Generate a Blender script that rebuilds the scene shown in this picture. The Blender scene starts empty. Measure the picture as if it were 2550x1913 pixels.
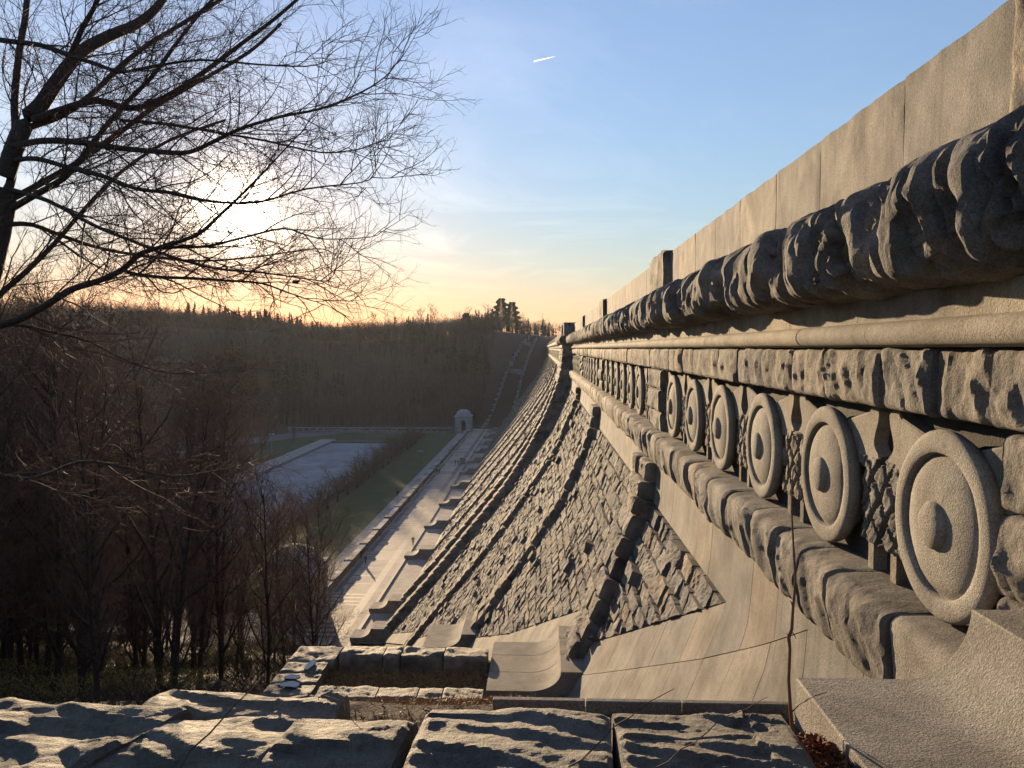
import bpy, math, random
import numpy as np
from mathutils import Vector, Matrix

# ------------------------------------------------------------------ camera, sky, sun, exposure
C = bpy.context.scene.collection
scn = bpy.context.scene
PI = math.pi
FPX = 1912.0 / 2550.0                      # focal length in frame widths
cam_d = bpy.data.cameras.new('camera'); cam = bpy.data.objects.new('camera', cam_d); C.objects.link(cam)
cam_d.sensor_width = 36.0; cam_d.lens = 36.0 * FPX
cam_d.clip_start = 0.05; cam_d.clip_end = 20000
cam.rotation_euler = (math.radians(90 - 2.648), 0, math.radians(2.186))
scn.camera = cam

SUN_AZ, SUN_EL = math.radians(21.78), math.radians(9.44)     # azimuth measured from +Y towards -X
SUN = Vector((-math.sin(SUN_AZ) * math.cos(SUN_EL), math.cos(SUN_AZ) * math.cos(SUN_EL), math.sin(SUN_EL)))

world = bpy.data.worlds.new('World'); scn.world = world; world.use_nodes = True
wn, wl = world.node_tree.nodes, world.node_tree.links
wn.clear()
w_out = wn.new('ShaderNodeOutputWorld'); w_bg = wn.new('ShaderNodeBackground')
sky = wn.new('ShaderNodeTexSky'); sky.sky_type = 'NISHITA'; sky.sun_disc = False
sky.sun_elevation = SUN_EL; sky.sun_rotation = -SUN_AZ
sky.altitude = 100; sky.air_density = 1.5; sky.dust_density = 0.3; sky.ozone_density = 5.0
w_bg.inputs['Strength'].default_value = 0.085

def wmath(op, a, b=None, c=None, clamp=False):
    n = wn.new('ShaderNodeMath'); n.operation = op; n.use_clamp = clamp
    for i, v in enumerate((a, b, c)):
        if v is None: continue
        if isinstance(v, (int, float)): n.inputs[i].default_value = v
        else: wl.new(v, n.inputs[i])
    return n.outputs[0]
w_tc = wn.new('ShaderNodeTexCoord')
w_dot = wn.new('ShaderNodeVectorMath'); w_dot.operation = 'DOT_PRODUCT'
wl.new(w_tc.outputs['Generated'], w_dot.inputs[0]); w_dot.inputs[1].default_value = SUN
ang = wmath('ARCCOSINE', wmath('MINIMUM', w_dot.outputs['Value'], 0.999999))
# glow of the veiled low sun: bright core, aureole, wide warm halo
core = wmath('MULTIPLY', wmath('EXPONENT', wmath('MULTIPLY', wmath('POWER', wmath('DIVIDE', ang, 0.034), 2.0), -1.0)), 60.0)
aur = wmath('MULTIPLY', wmath('EXPONENT', wmath('DIVIDE', ang, -0.055)), 3.4)
halo = wmath('MULTIPLY', wmath('EXPONENT', wmath('DIVIDE', ang, -0.22)), 0.45)
def wscale(col, fac):
    m = wn.new('ShaderNodeVectorMath'); m.operation = 'SCALE'
    if isinstance(col, tuple): m.inputs[0].default_value = col
    else: wl.new(col, m.inputs[0])
    if isinstance(fac, (int, float)): m.inputs['Scale'].default_value = fac
    else: wl.new(fac, m.inputs['Scale'])
    return m.outputs[0]
def wadd(a, b):
    m = wn.new('ShaderNodeVectorMath'); m.operation = 'ADD'; wl.new(a, m.inputs[0]); wl.new(b, m.inputs[1]); return m.outputs[0]
# thin cirrus veil
w_sep = wn.new('ShaderNodeSeparateXYZ'); wl.new(w_tc.outputs['Generated'], w_sep.inputs[0])
zc = wmath('MAXIMUM', w_sep.outputs['Z'], 0.03)
w_cmb = wn.new('ShaderNodeCombineXYZ')
wl.new(wmath('MULTIPLY', wmath('DIVIDE', w_sep.outputs['X'], zc), 1.6), w_cmb.inputs[0])
wl.new(wmath('DIVIDE', w_sep.outputs['Y'], zc), w_cmb.inputs[1])
w_no = wn.new('ShaderNodeTexNoise'); w_no.inputs['Scale'].default_value = 0.42; w_no.inputs['Detail'].default_value = 9
w_no.inputs['Roughness'].default_value = 0.62; w_no.inputs['Distortion'].default_value = 1.1
wl.new(w_cmb.outputs[0], w_no.inputs['Vector'])
veil = wmath('MULTIPLY', wmath('MULTIPLY', wmath('SUBTRACT', w_no.outputs['Fac'], 0.47, clamp=True), 2.4, clamp=True), wmath('MULTIPLY', wmath('SUBTRACT', w_sep.outputs['Z'], 0.02, clamp=True), 8.0, clamp=True))
near_sun = wmath('EXPONENT', wmath('DIVIDE', ang, -0.45))
veil = wmath('MULTIPLY', veil, wmath('ADD', wmath('MULTIPLY', near_sun, 1.6), 0.05))
# horizon band of warm haze
hz = wmath('MULTIPLY', wmath('EXPONENT', wmath('DIVIDE', wmath('ABSOLUTE', w_sep.outputs['Z']), -0.14)), wmath('EXPONENT', wmath('DIVIDE', ang, -1.6)))
# dusty air low down towards the sun takes blue and green out of the sky
w_abs = wn.new('ShaderNodeVectorMath'); w_abs.operation = 'MULTIPLY_ADD'
wl.new(wadd(wscale((0.13, 0.50, 0.68), hz), wscale((0.42, 0.38, 0.30), wmath('EXPONENT', wmath('DIVIDE', ang, -0.5)))), w_abs.inputs[0]); w_abs.inputs[1].default_value = (-1, -1, -1); w_abs.inputs[2].default_value = (1, 1, 1)
w_mul = wn.new('ShaderNodeVectorMath'); w_mul.operation = 'MULTIPLY'; wl.new(sky.outputs[0], w_mul.inputs[0]); wl.new(w_abs.outputs[0], w_mul.inputs[1])
tot = wadd(w_mul.outputs[0], wscale((1.0, 0.86, 0.62), core))
tot = wadd(tot, wscale((1.0, 0.62, 0.16), aur))
tot = wadd(tot, wscale((1.0, 0.64, 0.30), halo))
tot = wadd(tot, wscale((1.0, 0.84, 0.64), wmath('MULTIPLY', veil, 1.6)))
w_pal = wn.new('ShaderNodeVectorMath'); w_pal.operation = 'ADD'; wl.new(tot, w_pal.inputs[0]); w_pal.inputs[1].default_value = (0.52, 0.46, 0.42); tot = w_pal.outputs[0]
w_wb = wn.new('ShaderNodeVectorMath'); w_wb.operation = 'MULTIPLY'; wl.new(tot, w_wb.inputs[0]); w_wb.inputs[1].default_value = (1.04, 0.99, 1.04); tot = w_wb.outputs[0]
wl.new(tot, w_bg.inputs['Color']); wl.new(w_bg.outputs[0], w_out.inputs['Surface'])

sun_d = bpy.data.lights.new('sun', 'SUN'); sun_d.energy = 5.0; sun_d.angle = math.radians(0.6); sun_d.color = (1.0, 0.73, 0.44)
sun_o = bpy.data.objects.new('sun', sun_d); C.objects.link(sun_o)
sun_o.rotation_euler = SUN.to_track_quat('Z', 'Y').to_euler()
scn.view_settings.view_transform = 'Standard'; scn.view_settings.look = 'None'
scn.view_settings.exposure = 1.34; scn.view_settings.gamma = 1.0; scn.view_settings.use_curve_mapping = False
scn.render.engine = 'CYCLES'
scn.cycles.max_bounces = 6; scn.cycles.volume_bounces = 0

# ------------------------------------------------------------------ noise in numpy
TAB = np.random.RandomState(8).rand(65536)
def _h(ix, iy, seed):
    n = np.asarray(ix).astype(np.int32) * 73856093 ^ np.asarray(iy).astype(np.int32) * 19349663
    return TAB[((n ^ (n >> 15)) + seed * 7919) & 0xffff]
np.seterr(over='ignore')
def vnoise(u, v, seed=0):
    iu, iv = np.floor(u), np.floor(v); fu, fv = u - iu, v - iv
    fu, fv = fu * fu * (3 - 2 * fu), fv * fv * (3 - 2 * fv)
    a, b, c, d = _h(iu, iv, seed), _h(iu + 1, iv, seed), _h(iu, iv + 1, seed), _h(iu + 1, iv + 1, seed)
    return (a * (1 - fu) + b * fu) * (1 - fv) + (c * (1 - fu) + d * fu) * fv
def fbm(u, v, seed=0, o=4):
    s = 0; a = 1.0; t = 0
    for k in range(o):
        s = s + a * vnoise(u * 2 ** k + 13.7 * k, v * 2 ** k + 7.1 * k, seed + k); t += a; a *= 0.5
    return s / t - 0.5
def vor(u, v, seed=0):
    iu, iv = np.floor(u), np.floor(v); best = np.full(np.shape(u), 9.0); cid = np.zeros(np.shape(u)); tx = np.zeros(np.shape(u)); ty = np.zeros(np.shape(u))
    for a in (-1, 0, 1):
        for b in (-1, 0, 1):
            cx, cy = iu + a, iv + b
            px, py = cx + _h(cx, cy, seed), cy + _h(cx, cy, seed + 91)
            d = (u - px) ** 2 + (v - py) ** 2; m = d < best
            best = np.where(m, d, best); cid = np.where(m, _h(cx, cy, seed + 177), cid)
            tx = np.where(m, u - px, tx); ty = np.where(m, v - py, ty)
    return np.sqrt(best), cid, tx, ty
def sstep(x): x = np.clip(x, 0, 1); return x * x * (3 - 2 * x)
def facets(u, v, seed, K=1.1, A=0.9, G=1.5):
    """lower envelope of tilted shallow bowls, one per random cell: planar breaks that meet in sharp ridges"""
    iu, iv = np.floor(u), np.floor(v); h = np.full(np.shape(u), 9.0)
    for a in (-1, 0, 1):
        for b in (-1, 0, 1):
            cx, cy = iu + a, iv + b
            c1 = _h(cx, cy, seed); c2 = _h(cx, cy, seed + 91)
            dx, dy = u - cx - c1, v - cy - c2
            h = np.minimum(h, A * (_h(cx, cy, seed + 177) - .5) + G * (dx * (((c1 * 7.31) % 1) - .5) + dy * (((c2 * 5.77) % 1) - .5)) + K * (dx * dx + dy * dy))
    return h
def terrace(n, k, w=.22):
    t = n * k; f = np.floor(t); q = t - f
    return (f + sstep((q - (1 - w)) / w) + q * .18) / k
def rocky(u, v, cu, cv, seed, sc=1.0, fl=1.0, lite=False, dq=(.55, .40)):
    """quarry-faced granite relief: big breaks meeting in ridges, then flakes that step off in one direction"""
    a, b = u / cu, v / cv
    if lite: return facets(a, b, seed, 1.1 * sc) * 1.05
    w = 0.25 * fbm(a * 2.2, b * 2.2, seed + 5, 2)
    r = 0.70 * facets(a + w, b - w, seed, 1.1 * sc, 0.8 + .35 * max(sc - 1, 0), 1.6 * fl)
    n1 = fbm(a * 1.1 + .3 * b, b * .9 + 4, seed + 21, 3); n2 = fbm(a * 3.1 + 2, b * 2.7, seed + 31, 3)
    q = dq[0] * a + dq[1] * b
    r = r + 1.0 * fl * (terrace(1.3 * fbm(a * .9 + .3 * b, b * .75, seed + 22, 1) + .16 * n1 + q, 1.7, .34) - q) + 0.35 * n1
    r = r + 0.42 * n2 - 0.30 * np.abs(fbm(a * 2.6 + 3 * w, b * 2.2, seed + 71, 3)) + 0.10 * fbm(a * 11, b * 11, seed + 3, 2)
    return r

# ------------------------------------------------------------------ mesh helpers
def mesh_np(name, V, Q, mats=(), smooth=False, tint=None, mi=None, sharp=None):
    me = bpy.data.meshes.new(name)
    V = np.asarray(V, dtype=np.float32).reshape(-1, 3)
    if isinstance(Q, np.ndarray):
        nf = Q.shape[0]; k = Q.shape[1]; tot = np.full(nf, k, dtype=np.int32); idx = Q.astype(np.int32).ravel()
        if k == 4:
            tri = Q[:, 2] == Q[:, 3]
            if tri.any(): tot[tri] = 3; keep = np.ones((nf, 4), bool); keep[tri, 3] = False; idx = Q.astype(np.int32)[keep]
        start = np.concatenate([[0], np.cumsum(tot)[:-1]]).astype(np.int32)
        me.vertices.add(len(V)); me.vertices.foreach_set('co', V.ravel())
        me.loops.add(len(idx)); me.loops.foreach_set('vertex_index', idx)
        me.polygons.add(nf); me.polygons.foreach_set('loop_start', start)
        try: me.polygons.foreach_set('loop_total', tot)
        except Exception: pass
    else:
        me.from_pydata([tuple(x) for x in V.tolist()], [], [tuple(int(i) for i in q) for q in Q]); nf = len(Q)
    for m in mats: me.materials.append(m)
    if mi is not None: me.polygons.foreach_set('material_index', np.asarray(mi, dtype=np.int32))
    me.polygons.foreach_set('use_smooth', np.full(nf, bool(smooth)))
    if tint is not None:
        at = me.attributes.new('tint', 'FLOAT', 'POINT'); at.data.foreach_set('value', np.asarray(tint, dtype=np.float32).ravel())
    me.update(calc_edges=True)
    if sharp: me.set_sharp_from_angle(angle=math.radians(sharp))
    return me
def tag(o, label=None, cat=None, group=None, kind=None):
    if label: o['label'] = label
    if cat: o['category'] = cat
    if group: o['group'] = group
    if kind: o['kind'] = kind
    return o
def ob(name, me, parent=None, loc=(0, 0, 0), rz=0):
    o = bpy.data.objects.new(name, me); C.objects.link(o); o.location = loc; o.rotation_euler = (0, 0, rz)
    if parent: o.parent = parent
    return o
def obn(name, V, Q, mat, parent=None, smooth=False, tint=None, centre=True, kind=None, sharp=None):
    """an object whose origin sits at the middle of its own vertices"""
    V = np.asarray(V, dtype=float).reshape(-1, 3)
    c = V.mean(0) if centre else np.zeros(3)
    me = mesh_np(name, V - c, Q, (mat,), smooth, tint, sharp=sharp)
    o = ob(name, me, parent, tuple(c - (np.array(parent.location) if parent else 0)))
    if kind: o['kind'] = kind
    return o
def thing(name, label, cat, loc=(0, 0, 0), group=None, kind=None):
    return tag(ob(name, None, None, loc), label, cat, group, kind)
def grid_q(n, m, off=0, flip=False):
    """quads of an n x m vertex grid (row major)"""
    i = np.arange(n - 1)[:, None] * m + np.arange(m - 1)[None, :]
    q = np.stack([i, i + 1, i + m + 1, i + m], -1).reshape(-1, 4) + off
    return q[:, ::-1] if flip else q
class MB:
    def __init__(s): s.V = []; s.F = []
    def box(s, x0, x1, y0, y1, z0, z1):
        b = len(s.V)
        s.V += [(x0, y0, z0), (x1, y0, z0), (x1, y1, z0), (x0, y1, z0), (x0, y0, z1), (x1, y0, z1), (x1, y1, z1), (x0, y1, z1)]
        s.F += [(b, b + 3, b + 2, b + 1), (b + 4, b + 5, b + 6, b + 7), (b, b + 1, b + 5, b + 4), (b + 1, b + 2, b + 6, b + 5), (b + 2, b + 3, b + 7, b + 6), (b + 3, b, b + 4, b + 7)]
        return s
    def prism(s, poly, z0, z1):
        b = len(s.V); n = len(poly)
        s.V += [(x, y, z0) for x, y in poly] + [(x, y, z1) for x, y in poly]
        s.F += [tuple(b + i for i in range(n - 1, -1, -1)), tuple(b + n + i for i in range(n))]
        s.F += [(b + i, b + (i + 1) % n, b + n + (i + 1) % n, b + n + i) for i in range(n)]
        return s
    def tube(s, pts, rad, k=6):
        b = len(s.V); n = len(pts)
        for i, p in enumerate(pts):
            p = Vector(p); d = (Vector(pts[min(i + 1, n - 1)]) - Vector(pts[max(i - 1, 0)])).normalized()
            a = d.orthogonal().normalized(); c = d.cross(a)
            r = rad[i] if hasattr(rad, '__len__') else rad
            for j in range(k):
                t = 2 * PI * j / k; s.V.append(tuple(p + a * math.cos(t) * r + c * math.sin(t) * r))
        for i in range(n - 1):
            for j in range(k): s.F.append((b + i * k + j, b + i * k + (j + 1) % k, b + (i + 1) * k + (j + 1) % k, b + (i + 1) * k + j))
        s.F.append(tuple(b + j for j in range(k - 1, -1, -1))); s.F.append(tuple(b + (n - 1) * k + j for j in range(k)))
        return s
    def build(s, name, mat, parent=None, bevel=0, smooth=False, loc=(0, 0, 0), rz=0):
        me = mesh_np(name, s.V, s.F, (mat,), smooth); o = ob(name, me, parent, loc, rz)
        if bevel:
            m = o.modifiers.new('bevel', 'BEVEL'); m.width = bevel; m.segments = 2; m.limit_method = 'ANGLE'
        return o

# ------------------------------------------------------------------ materials
def mat(name, rough=0.85, spec=0.3):
    m = bpy.data.materials.new(name); m.use_nodes = True; nt = m.node_tree
    b = nt.nodes['Principled BSDF']; b.inputs['Roughness'].default_value = rough
    b.inputs['Specular IOR Level'].default_value = spec
    return m, nt, b
def N(nt, t, **kw):
    n = nt.nodes.new(t)
    for k, v in kw.items():
        if k in n.inputs: n.inputs[k].default_value = v
        else: setattr(n, k, v)
    return n
def ramp(nt, fac, stops):
    r = nt.nodes.new('ShaderNodeValToRGB'); e = r.color_ramp.elements
    e[0].position, e[0].color = stops[0][0], (*stops[0][1], 1); e[1].position, e[1].color = stops[-1][0], (*stops[-1][1], 1)
    for p, c in stops[1:-1]: x = e.new(p); x.color = (*c, 1)
    nt.links.new(fac, r.inputs[0]); return r.outputs[0]
def mixc(nt, fac, a, b, mode='MIX'):
    m = nt.nodes.new('ShaderNodeMix'); m.data_type = 'RGBA'; m.blend_type = mode
    for s, v in ((m.inputs[0], fac), (m.inputs[6], a), (m.inputs[7], b)):
        if isinstance(v, (int, float)): s.default_value = v
        elif isinstance(v, tuple): s.default_value = (*v, 1)
        else: nt.links.new(v, s)
    return m.outputs[2]
def M(nt, op, a, b=None, clamp=False):
    n = nt.nodes.new('ShaderNodeMath'); n.operation = op; n.use_clamp = clamp
    for i, v in enumerate((a, b)):
        if v is None: continue
        if isinstance(v, (int, float)): n.inputs[i].default_value = v
        else: nt.links.new(v, n.inputs[i])
    return n.outputs[0]
def stone(name, dark, mid, light, bump=0.03, grain=70., streak=0.0, moss=0.0, scale=1.0, dimple=0.0, vary=0.35, fine=0.004, midb=0.014, rough=0.88, spec=0.22):
    m, nt, b = mat(name, rough, spec); L = nt.links
    g = N(nt, 'ShaderNodeNewGeometry'); P = g.outputs['Position']
    n1 = N(nt, 'ShaderNodeTexNoise', Scale=1.3 * scale, Detail=8.0, Roughness=0.65); L.new(P, n1.inputs['Vector'])
    n2 = N(nt, 'ShaderNodeTexNoise', Scale=grain, Detail=3.0, Roughness=0.7); L.new(P, n2.inputs['Vector'])
    n3 = N(nt, 'ShaderNodeTexNoise', Scale=9.0 * scale, Detail=8.0, Roughness=0.7); L.new(P, n3.inputs['Vector'])
    c = ramp(nt, n1.outputs['Fac'], [(0.34, dark), (0.5, mid), (0.66, light)])
    c = mixc(nt, 0.75, c, ramp(nt, n2.outputs['Fac'], [(0.32, (0.42, 0.42, 0.42)), (0.5, (1, 1, 1)), (0.66, (1.35, 1.33, 1.28))]), 'MULTIPLY')
    oi = N(nt, 'ShaderNodeObjectInfo'); at = N(nt, 'ShaderNodeAttribute', attribute_name='tint')
    v = M(nt, 'ADD', oi.outputs['Random'], at.outputs['Fac']); v = M(nt, 'FRACT', v)
    c = mixc(nt, vary, c, ramp(nt, v, [(0.0, (0.48, 0.48, 0.50)), (0.25, (0.98, 0.94, 0.88)), (0.5, (0.70, 0.74, 0.82)), (0.7, (1.12, 1.07, .98)), (0.88, (1.42, 1.30, 1.08)), (1.0, (1.1, 0.84, 0.60))]), 'MULTIPLY')
    if streak:
        mp = N(nt, 'ShaderNodeMapping'); mp.inputs['Scale'].default_value = (0.10, 2.4, 0.10); L.new(P, mp.inputs[0])
        s = N(nt, 'ShaderNodeTexNoise', Scale=3.2, Detail=7.0, Roughness=0.6); L.new(mp.outputs[0], s.inputs['Vector'])
        c = mixc(nt, streak, c, ramp(nt, s.outputs['Fac'], [(0.33, (0.45, 0.42, 0.40)), (0.5, (1, 1, 1)), (0.66, (1.0, 0.98, 0.94)), (0.72, (1.35, 1.32, 1.25))]), 'MULTIPLY')
    if moss:
        n4 = N(nt, 'ShaderNodeTexNoise', Scale=2.3, Detail=9.0, Roughness=0.75); L.new(P, n4.inputs['Vector'])
        k = M(nt, 'MULTIPLY', M(nt, 'SUBTRACT', n4.outputs['Fac'], 0.55, True), 9.0, True)
        c = mixc(nt, M(nt, 'MULTIPLY', k, moss), c, (0.06, 0.065, 0.03))
    L.new(c, b.inputs['Base Color'])
    n6 = N(nt, 'ShaderNodeTexNoise', Scale=34.0, Detail=6.0, Roughness=0.75); L.new(P, n6.inputs['Vector'])
    h = M(nt, 'ADD', M(nt, 'MULTIPLY', n3.outputs['Fac'], bump), M(nt, 'MULTIPLY', n2.outputs['Fac'], fine))
    h = M(nt, 'ADD', h, M(nt, 'MULTIPLY', n6.outputs['Fac'], midb))
    c = mixc(nt, .6, c, ramp(nt, n6.outputs['Fac'], [(0.35, (.62, .6, .58)), (0.5, (1, 1, 1)), (0.65, (1.22, 1.2, 1.15))]), 'MULTIPLY')
    c = mixc(nt, 1.0, c, (0.80, 0.85, 0.94), 'MULTIPLY'); L.new(c, b.inputs['Base Color'])
    if dimple:
        vo = N(nt, 'ShaderNodeTexVoronoi', Scale=80.0, feature='SMOOTH_F1'); vo.inputs['Smoothness'].default_value = 0.6
        n5 = N(nt, 'ShaderNodeTexNoise', Scale=55.0, Detail=5.0, Roughness=0.6); L.new(P, n5.inputs['Vector'])
        L.new(P, vo.inputs['Vector'])
        h = M(nt, 'ADD', h, M(nt, 'MULTIPLY', M(nt, 'ADD', M(nt, 'MULTIPLY', vo.outputs['Distance'], .35), n5.outputs['Fac']), dimple))
    bp = N(nt, 'ShaderNodeBump', Strength=1.0, Distance=1.0); L.new(h, bp.inputs['Height']); L.new(bp.outputs[0], b.inputs['Normal'])
    return m
M_CORN = stone('weathered_cornice_rock', (0.082, 0.075, 0.072), (0.205, 0.184, 0.160), (0.320, 0.283, 0.234), bump=0.05, moss=0.35, fine=0.006, midb=.02)
M_ROCK = stone('quarry_faced_granite', (0.098, 0.089, 0.080), (0.221, 0.197, 0.164), (0.328, 0.287, 0.230), bump=0.045, vary=.6, fine=0.006, midb=.018)
M_PANEL = stone('panel_granite', (0.082, 0.079, 0.077), (0.168, 0.157, 0.143), (0.262, 0.238, 0.205), bump=0.04, scale=0.8, vary=0.9)
M_SMOOTH = stone('dressed_granite', (0.131, 0.119, 0.102), (0.205, 0.187, 0.160), (0.279, 0.250, 0.213), bump=0.0015, streak=0.45, dimple=0.005, vary=0.4, grain=70., midb=.007, scale=.8, moss=.15)
M_HAMMER = stone('bush_hammered_granite', (0.193, 0.168, 0.138), (0.271, 0.242, 0.197), (0.344, 0.307, 0.250), bump=0.006, streak=0.3, dimple=0.009, vary=0.25, grain=70., midb=.012, moss=.22)
M_COPE = stone('foreground_fieldstone', (0.070, 0.061, 0.053), (0.180, 0.156, 0.123), (0.312, 0.267, 0.205), bump=0.06, vary=.6, moss=0.5, scale=1.6, fine=0.004, grain=120., midb=.018, rough=.7, spec=.4)
M_MORTAR = stone('mortar', (0.045, 0.04, 0.036), (0.06, 0.055, 0.05), (0.09, 0.085, 0.075), bump=0.01)
M_WALLG = stone('grey_park_stone', (0.13, 0.13, 0.13), (0.19, 0.19, 0.185), (0.25, 0.25, 0.24), bump=0.01)
M_PAVE = stone('pale_paving', (0.27, 0.225, 0.185), (0.37, 0.31, 0.25), (0.46, 0.385, 0.31), bump=0.002, grain=14., scale=0.3, midb=.001, rough=.82, spec=.2)
M_PAVED = stone('grey_paving', (0.10, 0.092, 0.086), (0.13, 0.12, 0.11), (0.17, 0.155, 0.14), bump=0.002, grain=14., scale=0.3, midb=.001, rough=.7, spec=.3)
M_KIOSK = stone('pale_limestone', (0.26, 0.26, 0.25), (0.35, 0.35, 0.33), (0.43, 0.42, 0.40), bump=0.01, streak=0.3)
def simple(name, c1, c2, scale=2.0, rough=0.9, bump=0.02, spec=0.2, detail=8.0):
    m, nt, b = mat(name, rough, spec); L = nt.links
    g = N(nt, 'ShaderNodeNewGeometry'); n1 = N(nt, 'ShaderNodeTexNoise', Scale=scale, Detail=detail, Roughness=0.65); L.new(g.outputs['Position'], n1.inputs['Vector'])
    c1, c2 = (tuple(q * .75 for q in c) for c in (c1, c2))
    L.new(ramp(nt, n1.outputs['Fac'], [(0.3, c1), (0.7, c2)]), b.inputs['Base Color'])
    if bump:
        bp = N(nt, 'ShaderNodeBump', Strength=1.0, Distance=bump); L.new(n1.outputs['Fac'], bp.inputs['Height']); L.new(bp.outputs[0], b.inputs['Normal'])
    return m
M_BARK = simple('bark', (0.030, 0.024, 0.020), (0.075, 0.06, 0.05), 14.0, bump=0.02)
M_TWIG = simple('twig_bark', (0.080, 0.050, 0.040), (0.15, 0.098, 0.078), 5.0, bump=0, rough=0.8, spec=0.12)
M_SAP = simple('sapling_bark', (0.16, 0.075, 0.045), (0.26, 0.13, 0.08), 30.0, bump=0.004)
M_WOOD = simple('woodland_twigs', (0.020, 0.020, 0.024), (0.088, 0.074, 0.070), 0.035, bump=0)
M_CHERRY = simple('cherry_twigs', (0.08, 0.055, 0.05), (0.14, 0.10, 0.08), 0.5, bump=0)
M_PINE = simple('pine_needles', (0.012, 0.022, 0.012), (0.03, 0.045, 0.02), 0.8, bump=0)
M_EARTH = simple('leaf_litter_earth', (0.03, 0.024, 0.018), (0.065, 0.05, 0.036), 0.7, bump=0.15)
M_DIRT = simple('dirt', (0.05, 0.036, 0.026), (0.11, 0.08, 0.055), 5.0, bump=0.05)
M_GRASS = simple('lawn_grass', (0.035, 0.055, 0.018), (0.07, 0.095, 0.03), 0.25, bump=0.05)
M_DRY = simple('dry_grass', (0.22, 0.12, 0.055), (0.42, 0.28, 0.14), 30.0, bump=0, rough=0.6)
M_LEAF = simple('dead_leaves', (0.09, 0.03, 0.015), (0.26, 0.10, 0.045), 40.0, bump=0, rough=0.6)
M_BRUSH = simple('undergrowth', (0.05, 0.035, 0.025), (0.11, 0.08, 0.05), 0.6, bump=0)
M_OLIVE = simple('olive_shrub_leaves', (0.20, 0.18, 0.05), (0.42, 0.36, 0.10), 2.0, bump=0)
M_POOL = simple('wet_basin_floor', (0.17, 0.18, 0.19), (0.33, 0.35, 0.37), 0.12, rough=0.8, bump=0.0, spec=0.15)
M_PATH = simple('pale_path', (0.26, 0.25, 0.24), (0.36, 0.34, 0.32), 0.6, bump=0.01)
M_ROAD = simple('asphalt_road', (0.10, 0.10, 0.10), (0.15, 0.15, 0.15), 0.8, bump=0.01)
M_METAL = simple('grey_painted_metal', (0.20, 0.20, 0.20), (0.26, 0.26, 0.26), 3.0, rough=0.45, bump=0)
M_PALE = simple('pale_lamp_hood', (0.6, 0.6, 0.6), (0.7, 0.7, 0.7), 3.0, rough=0.4, bump=0)
def plain(name, c, rough=0.8):
    m, nt, b = mat(name, rough); b.inputs['Base Color'].default_value = (*c, 1); return m
M_WATER = plain('puddle_water', (0.02, 0.025, 0.03), 0.03); M_WATER.node_tree.nodes['Principled BSDF'].inputs['Specular IOR Level'].default_value = 1.0
M_COATK = plain('black_coat', (0.018, 0.018, 0.02)); M_COATR = plain('dark_red_jacket', (0.09, 0.02, 0.025)); M_JEANS = plain('dark_jeans', (0.02, 0.025, 0.04)); M_SKIN = plain('skin', (0.4, 0.24, 0.17), 0.6)
M_TRAIL = plain('ice_trail', (0.9, 0.9, 0.9), 1.0)

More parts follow.
